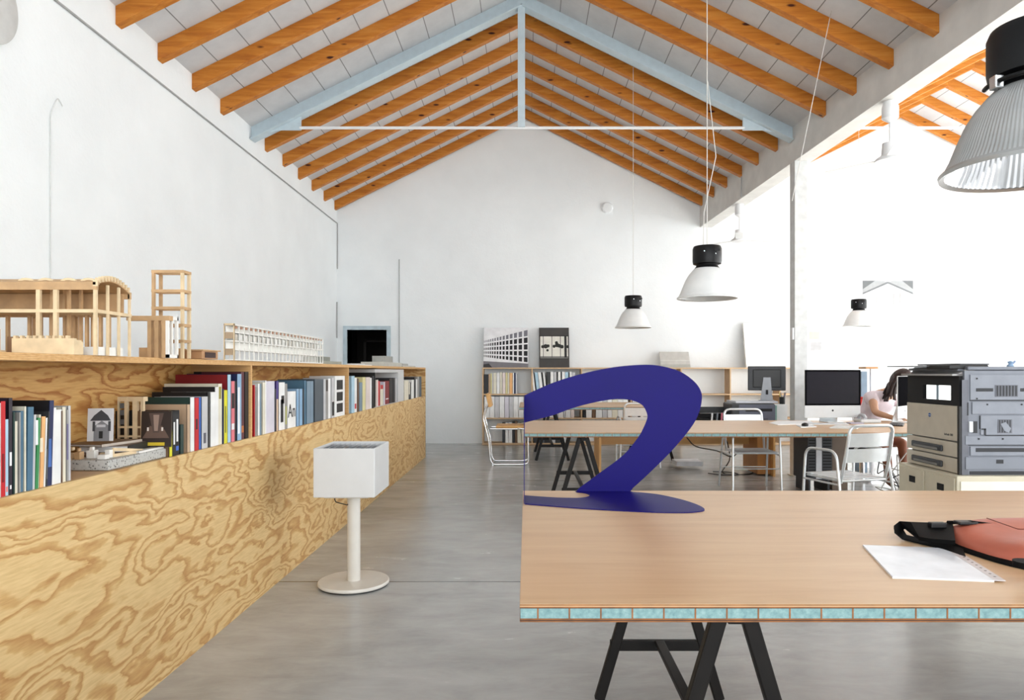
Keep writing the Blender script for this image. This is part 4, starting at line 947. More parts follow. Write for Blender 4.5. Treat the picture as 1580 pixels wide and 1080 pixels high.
# floor clutter below
o = MB().box(2.0, 2.35, 9.3, 9.6, .04, .10).build('cable_box', cmat((220, 222, 226))); tag(o, 'white router box under the low desk with cables', 'router')
for i, (pts, lab) in enumerate(((([(2.55, 9.1, .6), (2.62, 9.0, .2), (2.5, 8.9, .01), (2.8, 8.8, .008), (3.0, 9.2, .01)]), 'black cable looping down under the low desk to the floor'),
                                ([(1.95, 9.0, .6), (2.05, 8.9, .45), (2.15, 8.85, .35), (2.4, 8.8, .3), (2.6, 8.85, .22), (2.75, 9.0, .3)], 'black cable sagging under the low desktop'),
                                ([(2.3, 8.85, .012), (2.45, 8.7, .012), (2.65, 8.75, .012), (2.6, 8.95, .012), (2.4, 9.0, .012)], 'grey cable coiled on the floor below the low desk'))):
    o = MB().tube(dens([tuple(p) for p in pts], 6), .007, 6).build('power_cable', M['blackcable' if i < 2 else 'darkgrey'], smooth=60); tag(o, lab, 'cable')

# ------------------------------------------------------------------ things on the middle table
def imac(loc, rz, label, w=.63, h=.57, scr='screen'):
    t = thing('computer', label, 'computer')
    ch_ = .155; zb = .075
    MB().box(-w / 2, w / 2, -.012, .001, zb - .03, h).build('casing', M['whitelac'], t, bevel=.008)
    MB().box(-w / 2 + .002, w / 2 - .002, -.0145, -.012, zb - .03 + ch_ - .02, h - .004).build('bezel', M['matte_screen'], t)
    MB().box(-w / 2 + .022, w / 2 - .022, -.0155, -.0145, zb - .03 + ch_, h - .024).build('screen', M[scr], t)
    MB().lathe([(.0001, 0), (.011, 0), (.011, .001), (.0001, .001)], (0, 0, 0), 14).xf(Matrix.Translation((0, -.0125, zb + .05)) @ Matrix.Rotation(R(90), 4, 'X')).build('emblem', M['blackplastic'], t)
    MB().prism([(-.10, 0), (.10, 0), (.10, .30), (-.10, .30)], lambda p: (p[0], .055 - .08 * p[1] / .3 + .03, p[1]), lambda p: (p[0], .063 - .08 * p[1] / .3 + .03, p[1])).build('stand', M['alu'], t)
    MB().box(-.10, .10, -.11, .10, 0, .007).build('foot', M['alu'], t, bevel=.002)
    t.location = loc; t.rotation_euler = (0, 0, rz); return t
imac((P(1284, 0, 7.62).x, 7.62, .75), R(4), 'white all-in-one computer with dark screen facing the camera on the middle worktable')
imac((4.07, 7.55, .75), R(46), 'all-in-one computer seen edge-on in front of the seated person', .47, .50, 'matte_screen')
zt = .75
def kb(loc, rz, lab, w=.42, d=.12, mat='whitelac', keys=(206, 208, 212)):
    t = thing('keyboard', lab, 'keyboard')
    MB().box(-w / 2, w / 2, -d / 2, d / 2, 0, .010).build('tray', M[mat], t, bevel=.003)
    for r_ in range(5):
        m_ = MB()
        for k in range(14): m_.box(-w / 2 + .012 + k * (w - .024) / 14, -w / 2 + .008 + (k + 1) * (w - .024) / 14, -d / 2 + .01 + r_ * .021, -d / 2 + .027 + r_ * .021, .010, .014)
        m_.build('key_row', cmat(keys), t)
    t.location = loc; t.rotation_euler = (0, 0, rz); return t
kb((P(1275, 0, 7.25).x, 7.25, zt), R(2), 'white keyboard in front of the large all-in-one computer')
kb((3.80, 7.18, zt), R(60), 'black keyboard beside the edge-on computer', .40, .13, 'blackplastic', (40, 40, 44))
def sheets(pxs, lab, col=(236, 237, 238), thick=.006, z=.75, name='paper_sheet', cat='papers'):
    pts = [onz(a, b_, z) for a, b_ in pxs]; b_ = MB(); b_.prism([(p.x, p.y) for p in pts], lambda p: (p[0], p[1], z), lambda p: (p[0], p[1], z + thick))
    tag(b_.build(name, cmat(col, .6)), lab, cat)
sheets([(1186, 653), (1200, 656), (1256, 654), (1250, 650), (1200, 650)], 'flat white papers near the column end of the middle worktable')
sheets([(1290, 657), (1280, 661), (1322, 662), (1331, 658)], 'open white magazine lying before the large computer', (224, 226, 224), .009, name='magazine', cat='magazine')
sheets([(1228, 656), (1236, 660), (1260, 659), (1252, 655.5)], 'loose white sheet left of the open magazine')
c_ = onz(1242, 657.5, .756); o = MB().lathe([(.0001, 0), (.03, 0), (.034, .01), (.028, .024), (.012, .032), (.0001, .034)], (c_.x, c_.y, .757), 20).build('mouse', M['blackplastic'], smooth=60); tag(o, 'small black mouse lying on the loose white sheet', 'mouse')
c_ = onz(1318, 653.5, .75); o = MB().box(c_.x - .06, c_.x + .08, c_.y - .05, c_.y + .05, .75, .762).build('notebook', cmat((176, 170, 190)), bevel=.002); tag(o, 'lilac-grey notebook under the large computer screen', 'notebook')
c_ = onz(1338, 652, .75)
t = thing('telephone', 'pale desk telephone between the large computer and the seated person', 'telephone', (c_.x, c_.y, .75))
MB().box(c_.x - .11, c_.x + .11, c_.y - .09, c_.y + .09, .75, .79).build('base', M['whitelac'], t, bevel=.012); MB().tube(rounded([(c_.x - .05, c_.y - .07, .80), (c_.x - .05, c_.y - .03, .83), (c_.x - .05, c_.y + .05, .83), (c_.x - .05, c_.y + .08, .80)], .03), .018, 10).build('handset', cmat((190, 192, 196)), t, smooth=60)
MB().box(c_.x + .0, c_.x + .09, c_.y - .06, c_.y + .05, .79, .794).build('keypad', cmat((150, 152, 156)), t)
# PC tower with perforated front, under table
t = thing('computer_tower', 'black and silver computer tower standing on the floor under the middle worktable', 'computer tower', (3.62, 7.6, 0))
x0_, x1_ = P(1246, 0, 7.5).x, P(1284, 0, 7.5).x
MB().box(x0_, x1_, 7.5, 7.9, .13, .62).build('case', M['darkgrey'], t, bevel=.006); MB().box(x0_ + .09, x0_ + .15, 7.492, 7.502, .15, .62).build('front_strip', cmat((220, 222, 226)), t)
for k in range(14): MB().box(x0_ + .012, x0_ + .08, 7.495, 7.499, .17 + k * .032, .185 + k * .032).build('vent_slot', M['void'], t); MB().box(x0_ + .165, x1_ - .01, 7.495, 7.499, .17 + k * .032, .185 + k * .032).build('vent_slot', M['void'], t)
for x_ in (x0_ + .02, x1_ - .04): MB().box(x_, x_ + .02, 7.52, 7.88, 0, .13).build('foot', M['darkgrey'], t)
# chest of drawers in brown behind
o = MB().box(P(1284, 0, 7.7).x, P(1308, 0, 7.7).x, 7.7, 8.1, 0, .66).build('pedestal_cabinet', cmat((126, 108, 92)), bevel=.004); tag(o, 'narrow brown pedestal cabinet right of the computer tower', 'cabinet')
t = thing('power_strip_tangle', 'tangle of white and black cables on the floor under the table', 'cables', (4.0, 7.4, 0))
for k in range(7):
    rr = random.Random(k); cx, cy = 3.75 + rr.random() * .5, 7.2 + rr.random() * .5
    MB().tube(dens([(cx + rr.uniform(-.25, .25), cy + rr.uniform(-.2, .2), rr.choice([.012, .02, .1, .25, .4])) for _ in range(6)], 5), .006, 5).build('cable', M['blackcable' if k % 3 == 0 else 'cable'], t, smooth=60)
MB().box(3.95, 4.3, 7.15, 7.22, .0, .04).build('socket_strip', M['blackplastic'], t)
t = thing('waste_bin', 'white bin under the right end of the middle worktable', 'bin', (4.15, 7.0, 0))
MB().lathe([(.0001, 0), (.11, 0), (.14, .34), (.134, .34), (.106, .01), (.0001, .01)], (4.12, 7.0, 0), 24).build('body', M['whitelac'], t, smooth=40)
MB().lathe([(.14, .335), (.147, .34), (.14, .345)], (4.12, 7.0, 0), 24).build('rim', M['whitelac'], t)

# ------------------------------------------------------------------ photocopier on a cabinet
CX, CY = 2.86, 4.60; CX1 = 3.52; CY1 = 5.22
t = thing('copier_cabinet', 'cream metal cabinet carrying the photocopier', 'cabinet', (3.15, 4.9, 0))
MB().box(2.80, 3.62, 4.55, 5.26, .05, .618).build('body', M['creamcab'], t, bevel=.004)
MB().box(2.82, 3.6, 4.57, 5.24, 0, .05).build('plinth', M['darkgrey'], t)
MB().box(2.82, 3.6, 4.541, 4.55, .08, .585).build('front_door', M['cabwhite'], t, bevel=.003)
for y0_, y1_ in ((4.57, 4.90), (4.92, 5.24)):
    d_ = MB().box(2.792, 2.80, y0_, y1_, .08, .60).build('side_door', M['creamcab'], t, bevel=.002)
    MB().box(2.789, 2.793, (y0_ + y1_) / 2 - .055, (y0_ + y1_) / 2 + .02, .50, .545).build('handle', M['void'], d_)
t = thing('photocopier', 'grey and beige office photocopier standing on the cream cabinet', 'photocopier', (3.19, 4.9, .62))
zc = .62
def Zc(py): return H - (py - VY) * CY / F
zl, zh = H - (624 - VY) * 5.0 / F + .0, Zc(582)
MB().box(CX + .02, CX1, CY, CY1, zc, zl).box(CX + .02, CX1, CY, CY1, zh, Zc(572)).box(CX + .02, CX1, CY, CY + .05, zl, zh).box(CX + .42, CX1, CY + .05, CY1, zl, zh).build('chassis', M['copgrey'], t)
# beige left face: front cover and two drawers
MB().box(CX - .012, CX + .03, CY + .02, CY1 + .02, Zc(682), Zc(627)).build('front_cover', M['cream'], t, bevel=.006)
for a_, c2 in ((Zc(707), Zc(684)), (zc + .004, Zc(709))):
    d_ = MB().box(CX - .012, CX + .03, CY + .02, CY1 + .02, a_, c2).build('drawer', M['cream'], t, bevel=.004)
    MB().box(CX - .03, CX - .012, CY + .18, CY1 - .07, (a_ + c2) / 2 - .025, (a_ + c2) / 2 + .018).build('handle', M['darkgrey'], d_, bevel=.008)
    MB().box(CX - .034, CX - .030, CY + .22, CY1 - .11, (a_ + c2) / 2 - .018, (a_ + c2) / 2 - .004).build('grip', cmat((120, 118, 114)), d_)
MB().box(CX - .014, CX + .02, CY + .0, CY + .022, zc, Zc(627)).build('black_edge', M['blackplastic'], t)
e_ = MB().lathe([(.0001, 0), (.014, 0), (.014, .002), (.0001, .002)], (0, 0, 0), 20).xf(Matrix.Translation((CX - .0125, CY + .34, Zc(645))) @ Matrix.Rotation(R(-90), 4, 'Y')).build('emblem', cmat((60, 96, 160)), t)
MB().box(CX - .0155, CX - .0145, CY + .325, CY + .355, Zc(645) - .0015, Zc(645) + .0015).build('emblem_band', cmat((226, 230, 236)), t)
text('bizhub 200', .022, (CX - .0128, CY + .12, Zc(673)), (R(90), 0, R(-90)), cmat((70, 70, 72)), t)
# open output cavity above the cover: dark frame with a bright opening through it
m_ = MB(); zz0, zz1 = Zc(627), Zc(580); y_a, y_b = xat(1425, 1) if False else CX * F / (1468 - VX), CX * F / (1425 - VX)
m_.box(CX - .004, CX + .022, CY + .02, y_a, zz0, zz1); m_.box(CX - .004, CX + .022, y_b, CY1 + .02, zz0, zz1)
m_.box(CX - .004, CX + .022, y_a, y_b, zz0, H - (618 - VY) * y_a / F); m_.box(CX - .004, CX + .022, y_a, y_b, H - (595 - VY) * y_a / F, zz1)
m_.build('output_bay', M['void'], t)
ym = y_a + (y_b - y_a) * .42; MB().box(CX - .004, CX - .002, ym, ym + .03, H - (618 - VY) * y_a / F, H - (595 - VY) * y_a / F).build('window_bar', cmat((150, 168, 182)), t)
MB().box(CX - .05, CX + .3, CY + .02, CY1 + .03, Zc(580), Zc(577)).build('control_shelf', cmat((176, 174, 172)), t, bevel=.003)
MB().prism([(CX - .02, Zc(579)), (CX + .06, Zc(567)), (CX + .1, Zc(567)), (CX + .1, Zc(579))], lambda p: (p[0], CY + .02, p[1]), lambda p: (p[0], CY1, p[1])).build('control_panel', cmat((150, 148, 148)), t)
MB().box(CX + .0, CX + .55, CY + .04, CY1 + .02, Zc(572), Zc(567.5)).build('scanner_glass_frame', M['copgrey'], t, bevel=.004)
MB().box(CX + .04, CX1 - .02, CY - .005, CY1 + .03, Zc(571), Zc(565.5)).build('lid', M['copgrey'], t, bevel=.008)
MB().box(CX - .06, CX + .20, CY + .03, CY + .30, Zc(569.5), Zc(563)).build('document_feeder', M['blackplastic'], t, bevel=.006)
MB().box(CX + .02, CX + .22, CY + .05, CY1 - .06, Zc(563), Zc(560.5)).build('feeder_cover', cmat((92, 94, 98)), t, bevel=.005)
MB().box(CX - .18, CX + .02, CY + .26, CY1 - .02, Zc(565.5), Zc(563.8)).build('input_tray', cmat((60, 58, 58)), t)
# camera-side face details
def fd(name, x0, x1, y0, y1, mat, dep=.004, bev=.001):
    a_, c_ = P(x0, y0, CY), P(x1, y1, CY); return MB().box(a_.x, c_.x, CY - dep, CY + .001, c_.z, a_.z).build(name, mat, t, bevel=bev)
LG = cmat((132, 136, 145)); DG = cmat((30, 31, 36)); MG = cmat((98, 100, 108))
fd('corner_post', 1484, 1494, 586, 733, M['copdark'], .002)
fd('upper_cover', 1496, 1640, 578, 617, LG, .008, .003); fd('vent_block', 1534, 1569, 594, 612, MG, .011)
for k in range(7): fd('vent_slot', 1536 + k * 4.8, 1538.4 + k * 4.8, 595, 611, DG, .0125, 0)
fd('grip_recess', 1505, 1531, 599, 604, DG, .0105); fd('grip_recess', 1573, 1610, 599, 604, DG, .0105)
fd('side_panel', 1499, 1640, 620, 639, LG, .008, .003); fd('panel_gap', 1492, 1494, 621, 641, DG, .004)
fd('side_panel', 1512, 1640, 641, 671, LG, .008, .003); fd('fan_grille', 1538, 1560, 647, 668, MG, .0105)
for k in range(5): fd('grille_slot', 1540 + k * 4, 1541.6 + k * 4, 648, 667, DG, .012, 0)
MB().prism([(1544, 654), (1552, 651), (1560, 661), (1557, 668), (1550, 665)], lambda p: P(p[0], p[1], CY - .0135), lambda p: P(p[0], p[1], CY - .011)).build('duct_cover', LG, t)
fd('panel_gap', 1511, 1513.5, 641, 662, DG, .006, 0); fd('panel_gap', 1513, 1520, 661, 663, DG, .010, 0); fd('panel_gap', 1517, 1520, 661, 671, DG, .010, 0); fd('panel_gap', 1520, 1640, 671, 672, DG, .009, 0)
fd('lower_cover', 1489, 1640, 672.5, 686, LG, .006, .002); fd('latch', 1494, 1500, 650, 667, cmat((214, 218, 222)), .012, .003); fd('latch_recess', 1500, 1507, 650, 668, DG, .008)
fd('tray_frame', 1496, 1640, 689, 703, LG, .01, .003); fd('tray_slot', 1504, 1640, 691, 697, DG, .0115)
fd('bottom_cover', 1489, 1640, 705, 724, M['copgrey'], .008, .003); fd('bottom_handle', 1536, 1547, 709, 715, DG, .0095); fd('bottom_gap', 1496, 1640, 727, 732, DG, .004)
for x_, y_ in ((1506, 584), (1506, 615), (1522, 624), (1575, 624), (1509, 677), (1546, 677)): fd('screw_hole', x_ - 1, x_ + 1, y_ - 1.2, y_ + 1.2, DG, .012, 0)
fd('door_seam', 1494, 1640, 686.6, 687.6, DG, .004, 0); fd('door_seam', 1496, 1640, 617.4, 618.6, DG, .005, 0)
o = None
c_ = P(1559, 563, 4.9)
t = thing('ornament', 'small pale blue ornament standing on top of the photocopier lid', 'ornament', (c_.x, 4.9, Zc(565.5)))
zo = Zc(565.5)
MB().lathe([(.0001, 0), (.022, 0), (.024, .01), (.012, .02), (.02, .035), (.0001, .045)], (c_.x, 4.9, zo), 16).build('body', cmat((150, 176, 204)), t, smooth=60)
MB().bar((c_.x + .01, 4.9, zo + .02), (c_.x + .035, 4.9, zo + .04), .012, .012).build('arm', cmat((120, 140, 170)), t)

# ------------------------------------------------------------------ wall shelves at the back
SY0, SY1 = 12.30, 12.63; pxs = [745, 821, 897.5, 974, 1051, 1127, 1204]; sc = SY0 / F
def sx_(px): return (px - VX) * sc
def sz_(py): return H - (py - VY) * sc
zr = [sz_(686.5) if False else .03, sz_(645.5), sz_(608.5), sz_(568)]
XE = sx_(1243)
t = thing('wall_shelf', 'long pale plywood shelf unit along the far wall', 'shelf unit', (sx_(980), 12.46, 0))
for i, z_ in enumerate(zr):
    MB().box(sx_(744), XE, SY0, SY1, z_ - .012, z_ + .010).build('shelf_board', M['shelfwood'], t)
for px in pxs + [1242]:
    x_ = sx_(px)
    for k in range(3): MB().box(x_ - .011, x_ + .011, SY0 + .002, SY1, zr[k] + .010, zr[k + 1] - .012).build('upright', M['shelfwood'], t)
MB().box(sx_(744), XE, SY0 + .03, SY1, 0, .018).build('plinth', M['shelfwood'], t)
def files(px0, px1, row, items, place, group, name='binder', cat='binder'):
    """items: list of (width_px, height fraction, colour name, lean)"""
    px = px0; n = len(items)
    for i, q_ in enumerate(items):
        wpx, hf, cn = q_[:3]; ln = q_[3] if len(q_) > 3 else 0
        x0, x1 = sx_(px) + .001, sx_(px + wpx) - .001; z0 = zr[row] + .0105; hh = (zr[row + 1] - .012 - z0) * hf
        col = COL[cn]; b_ = MB(); yf = SY0 + .02 + random.uniform(0, .01)
        b_.box(x0, x1, yf, yf + .003, z0, z0 + hh, 0); b_.box(x0, x0 + .0025, yf, yf + .24, z0, z0 + hh, 0); b_.box(x1 - .0025, x1, yf, yf + .24, z0, z0 + hh, 0); b_.box(x0 + .0025, x1 - .0025, yf + .003, yf + .235, z0 + .002, z0 + hh - .006, 1)
        if ln: b_.v = [(x + ln * (z - z0), y, z) for x, y, z in b_.v]
        ob = b_.build(name, [cmat(col), M['paper']])
        pv = items[i - 1][2] if i else None; nx = items[i + 1][2] if i < n - 1 else None
        rel = ('between %s and %s ones' % (pv, nx)) if pv and nx else ('leftmost, beside a %s one' % nx) if nx else ('rightmost, beside a %s one' % pv)
        if n == 1: rel = 'alone'
        lab = uniq('%s %s %s, %s' % (cn, name, rel, place), '%s %s, %s from the left, %s' % (cn, name, ordn[i], place))
        tag(ob, lab.replace('_', ' '), cat, group)
        px += wpx
files(746.5, 0, 2, [(7, .78, 'black'), (3, .8, 'tan'), (2.5, .82, 'pale yellow'), (2, .84, 'white'), (5, .84, 'cream'), (5, .83, 'white'), (4, .86, 'cream'), (5, .84, 'rose white'), (3, .85, 'pale yellow'), (3, .84, 'cream'), (5, .84, 'orange'), (2.2, .83, 'white'), (2.2, .84, 'navy'), (3, .8, 'pale grey')],
      'top row, first far-shelf bay', 'books in the top row of the far wall shelf', 'book', 'book')
files(823.5, 0, 2, [(3.5, .86, 'white', -.12), (1.6, .86, 'charcoal', -.12), (5, .86, 'pale blue', -.12), (5.2, .86, 'white', -.12), (1.8, .86, 'black', -.1), (3.2, .86, 'white', -.1), (5.5, .88, 'charcoal'), (5, .88, 'white'), (4.6, .87, 'pale grey'), (2, .88, 'black'), (4.5, .88, 'white'), (1.6, .88, 'black'), (5, .88, 'white'), (5.4, .87, 'pale blue'), (1.4, .87, 'charcoal'), (4, .88, 'white'), (5, .86, 'pale grey')],
      'top row, second far-shelf bay', 'binders in the top row of the far wall shelf')
files(747, 0, 1, [(8, .93, 'white'), (8, .93, 'white'), (7.5, .93, 'pale grey'), (8, .93, 'white'), (7, .93, 'lavender'), (6.5, .93, 'pale grey'), (8, .93, 'white'), (8, .93, 'white'), (7.5, .93, 'pale grey')],
      'middle row, first far-shelf bay', 'box files in the middle row of the far wall shelf', 'box_file', 'box file')
files(823.5, 0, 1, [(8, .8, 'white'), (7, .8, 'pale grey'), (8, .8, 'white'), (8, .8, 'white'), (7, .8, 'lavender'), (8, .8, 'white'), (3, .8, 'pale grey'), (8, .8, 'white'), (6, .8, 'rose white')], 'middle row, second far-shelf bay', 'box files in the second bay of the far wall shelf', 'box_file', 'box file')
files(899.5, 0, 1, [(5, .8, 'black'), (9, .8, 'white'), (6, .8, 'brown'), (10, .8, 'white'), (8, .8, 'pale grey'), (7, .8, 'white'), (9, .8, 'cream'), (8, .8, 'white'), (8, .8, 'white')], 'middle row, third far-shelf bay', 'box files in the third bay of the far wall shelf', 'box_file', 'box file')
files(976, 0, 1, [(9, .8, 'pale grey'), (8, .8, 'white'), (9, .8, 'pale grey'), (4, .7, 'slate'), (9, .8, 'white'), (9, .8, 'lavender')], 'middle row, fourth far-shelf bay', 'box files in the fourth bay of the far wall shelf', 'box_file', 'box file')
files(775, 0, 0, [(4.5, .85, 'charcoal'), (5, .85, 'white'), (6, .86, 'white'), (4, .9, 'black'), (4, .9, 'brown'), (6.5, .84, 'cream', -.08), (6.5, .84, 'cream', -.05)], 'bottom row, first far-shelf bay', 'files in the bottom row of the far wall shelf', 'file', 'file')
files(824, 0, 0, [(8, .8, 'charcoal'), (8, .85, 'slate'), (9, .8, 'black'), (8, .8, 'pale grey'), (8, .8, 'charcoal'), (8, .8, 'white')], 'bottom row, second far-shelf bay', 'files in the second bay bottom row', 'file', 'file')
# paper bits right part
o = MB().box(sx_(1148), sx_(1176), 12.4, 12.6, zr[1] + .0105, zr[1] + .20).build('storage_box', cmat((226, 196, 120)), bevel=.004); tag(o, 'yellow cardboard box on the middle row of far shelf behind the monitor', 'storage box')

# boards leaning on shelf top
zsf = zr[3] + .0105
def lean_board(px0, px1, pyt, label, main, marks, name='framed_photo', cat='picture', thick=.012):
    x0 = sx_(px0); w_ = sx_(px1) - x0; h_ = (VY - pyt) * sc + H - zsf
    return card((x0, 12.36, zsf), (1, 0, 0), (0, .20, h_), w_, h_, thick, [main], marks, name, label, cat)
W = (226, 227, 229)
mk = []
# receding grid facade
mk.append(([(0, 0), (1, 0), (1, .10), (0, .16)], (120, 118, 122)))
mk.append(([(0, .0), (.2, .0), (.12, .1), (0, .08)], (50, 48, 50)))
nx = 15
xs_ = [1 - (1 - .5 ** (k * .22)) * 1.08 for k in range(nx + 1)]
xs_ = []
for k in range(nx + 1):
    u = k / nx; xs_.append(1 - (1 - (1 - u) ** 1.0) * 1.0 * (1 - .0)) 
xs_ = [1 - (1 - math.exp(-1.6 * k / nx)) / (1 - math.exp(-1.6)) for k in range(nx + 1)]
def gy(x, r):       # facade row lines: right edge fractions vs left vanishing
    top_r = [.11, .27, .43, .60, .775, .965][r]; top_l = [.25, .33, .42, .51, .60, .685][r]
    return top_l + (top_r - top_l) * x
for k in range(nx):
    xa_, xb_ = xs_[k + 1], xs_[k]; g_ = (xb_ - xa_) * .22
    for r_ in range(5):
        shade = (24, 23, 28) if r_ < 4 else (120, 120, 128)
        a0, a1 = xa_ + g_, xb_ - .0 * g_ - (.01 if k else .015)
        pad = .018
        mk.append(([(a0, gy(a0, r_) + pad), (a1, gy(a1, r_) + pad), (a1, gy(a1, r_ + 1) - pad), (a0, gy(a0, r_ + 1) - pad)], shade))
lean_board(745.5, 815, 502, 'black and white photo print of a gridded facade leaning on the far shelf', cmat((232, 232, 234)), mk)
mk = [(0, 1, 0, 1, (66, 64, 62)), (.04, .96, .25, .78, (226, 224, 214)), (.04, .96, .22, .28, (120, 120, 116)), (.13, .15, .25, .8, (60, 60, 58)), (.42, .44, .25, .8, (60, 60, 58)), (.7, .72, .25, .8, (60, 60, 58)), (.84, .92, .25, .8, (34, 34, 34)), (.0, 1, .78, .8, (30, 30, 30)), (.0, 1, .21, .225, (30, 30, 30))]
for (cx, cy, r_) in ((.12, .52, .05), (.22, .53, .07), (.3, .54, .05), (.5, .53, .05), (.6, .56, .07), (.68, .54, .06), (.58, .62, .05), (.76, .52, .06), (.28, .43, .04), (.95, .52, .05)):
    mk.append(([(cx + r_ * math.cos(a * math.pi / 4) * (1 + .2 * (a % 2)), cy + r_ * .8 * math.sin(a * math.pi / 4)) for a in range(8)], (40, 42, 38)))
lean_board(832, 879, 502, 'dark-banded photo print of trees through windows leaning on the far shelf', cmat((66, 64, 62)), mk)
lean_board(1021, 1067, 538, 'small pale grey print leaning on the far shelf above the blue loop', cmat((196, 194, 188)), [(0, 1, .0, .2, (176, 176, 168)), (0, 1, .42, .46, (216, 216, 210))])
lean_board(1152, 1221, 495, 'large blank white board leaning on the far shelf before the column', cmat((240, 240, 238)), [(0, .02, 0, 1, (150, 148, 140))])
# pinned prints of the right bay
def pinned(px0, px1, py0, py1, label, marks, col=(238, 238, 238)):
    a_, c_ = P(px0, py1, YB - .004), P(px1, py0, YB - .004)
    card((a_.x, YB - .003, a_.z), (1, 0, 0), (0, 0, 1), c_.x - a_.x, c_.z - a_.z, .002, [cmat(col)], marks, 'wall_print', label, 'print')
pinned(1331, 1409, 433, 500, 'large print of a gabled roof pinned on the far wall of the right bay', [([(0, 1), (.25, 1), (0, .8)], (104, 108, 110)), ([(1, 1), (.78, 1), (1, .8)], (104, 108, 110)), ([(0, .8), (.25, 1), (.4, 1), (.5, .96), (0, .70)], (158, 161, 163)), ([(1, .8), (.78, 1), (.6, 1), (.5, .96), (1, .70)], (158, 161, 163)), ([(0, .72), (.5, .98), (.5, .93), (0, .68)], (112, 116, 118)), ([(1, .72), (.5, .98), (.5, .93), (1, .68)], (112, 116, 118)), (.26, .3, .5, .62, (170, 170, 170)), (.6, .63, .45, .7, (160, 160, 160)), (.72, .76, .5, .72, (160, 160, 160))])
pinned(1246, 1273, 506, 545, 'small faded sketch pinned left of the gabled roof print', [(.15, .8, .1, .45, (180, 180, 182)), (.1, .7, .55, .85, (190, 190, 180))], (240, 240, 236))
pinned(1392, 1410, 510, 538, 'pale blue-grey cut sketch pinned on the wall above the seated person', [([(0, 0), (1, 0), (1, .55), (.2, 1), (0, .9)], (168, 184, 190))], (238, 239, 240))
t = card((P(1328, 0, 9.4).x, 9.4, 0), (1, 0, 0), (0, .02, 1), .2, 1.26, .01, [cmat((236, 236, 236))], [], 'white_panel', 'white panel standing upright behind the large computer, left of the seated person', 'panel')
o = MB().box(P(1329, 0, 9.0).x, P(1338, 0, 9.0).x, 9.0, 9.2, 0, P(0, 573, 9.0).z).build('blue_rack', cmat((120, 140, 158))); tag(o, 'blue-grey slim rack beside the large computer', 'rack')
MB_ = MB().box(P(1336, 0, 8.9).x, P(1355, 0, 8.9).x, 8.9, 9.1, P(0, 569, 8.9).z, P(0, 566, 8.9).z); o = MB_.build('wooden_ledge', cmat((176, 126, 70))); tag(o, 'small brown wooden ledge board left of the person\'s head', 'board'); o.location = o.location
# support for the ledge
o = MB().box(P(1345, 0, 9.0).x - .02, P(1345, 0, 9.0).x + .02, 8.98, 9.02, 0, P(0, 569, 8.9).z - .001).build('ledge_stand', cmat((236, 236, 236))); tag(o, 'thin white post carrying the small brown ledge board', 'post')
t = thing('red_bag', 'red bag standing behind the table left of the seated person', 'bag', (P(1338, 0, 8.6).x, 8.7, 0))
b_ = blob(P(1338, 0, 8.6).x - .0, 8.72, .0, .13, .1, .16, 0); b_.v = [(x, y, z + .80) for x, y, z in b_.v]; b_.build('body', M['redbag'], t, smooth=70)
b_ = MB().box(P(1338, 0, 8.6).x - .14, P(1338, 0, 8.6).x + .14, 8.58, 8.88, .76, .80); b_.build('tray', cmat((226, 226, 228)), t)
for s in (-.12, .12): MB().box(P(1338, 0, 8.6).x + s - .01, P(1338, 0, 8.6).x + s + .01, 8.7, 8.72, 0, .76).build('stand_leg', cmat((226, 226, 228)), t)

# ------------------------------------------------------------------ seated person
def skinned(name, nodes, edges, mat, parent, sub=2, root=0):
    me = bpy.data.meshes.new(name); o0 = origin(parent)
    me.from_pydata([tuple(Vector(n[0]) - o0) for n in nodes], edges, []); o = bpy.data.objects.new(name, me); C.objects.link(o); o.parent = parent
    sk = o.modifiers.new('skin', 'SKIN'); sk.use_smooth_shade = True
    if not me.skin_vertices: me.skin_vertices and None
    for i, n in enumerate(nodes):
        v = me.skin_vertices[0].data[i]; r_ = n[1]; v.radius = r_ if isinstance(r_, tuple) else (r_, r_); v.use_root = (i == root)
    s = o.modifiers.new('sub', 'SUBSURF'); s.levels = sub; s.render_levels = sub
    me.materials.append(mat); return o
PY = 8.30
t = thing('person', 'seated person with long dark hair in a pale pink shirt leaning over the table', 'person', (4.1, PY, 0))
def hand(base, dirv, up, nodes, edges, start):
    """five fingers from a palm at base"""
    d = Vector(dirv).normalized(); u = Vector(up).normalized(); sd = d.cross(u).normalized()
    base = Vector(base); i0 = len(nodes)
    nodes.append((base + d * .045, (.034, .016))); edges.append((start, i0))
    nodes.append((base + d * .085, (.036, .014))); edges.append((i0, i0 + 1))
    for k, (off, ln) in enumerate(((-.027, .062), (-.009, .074), (.009, .070), (.027, .055))):
        j = len(nodes); b0 = base + d * .092 + sd * off
        nodes.append((b0, .009)); nodes.append((b0 + d * ln * .55 - u * .006, .0082)); nodes.append((b0 + d * ln * .95 - u * .022, .0068))
        edges.append((i0 + 1, j)); edges.append((j, j + 1)); edges.append((j + 1, j + 2))
    j = len(nodes); nodes.append((base + d * .05 - sd * .036, .011)); nodes.append((base + d * .085 - sd * .055, .009)); edges.append((i0, j)); edges.append((j, j + 1))
N_, E_ = [], []
def nd(p, r, link=None):
    N_.append((Vector(p), r)); i = len(N_) - 1
    if link is not None: E_.append((link, i))
    return i
pel = nd((4.02, PY + .12, .52), (.16, .12)); wa = nd((4.04, PY + .04, .68), (.12, .10), pel); chs = nd((4.10, PY - .06, .88), (.15, .11), wa); up = nd((4.15, PY - .13, 1.0), (.12, .09), chs)
nk = nd((4.22, PY - .18, 1.07), .052, up); hd0 = nd((4.26, PY - .22, 1.11), .055, nk)
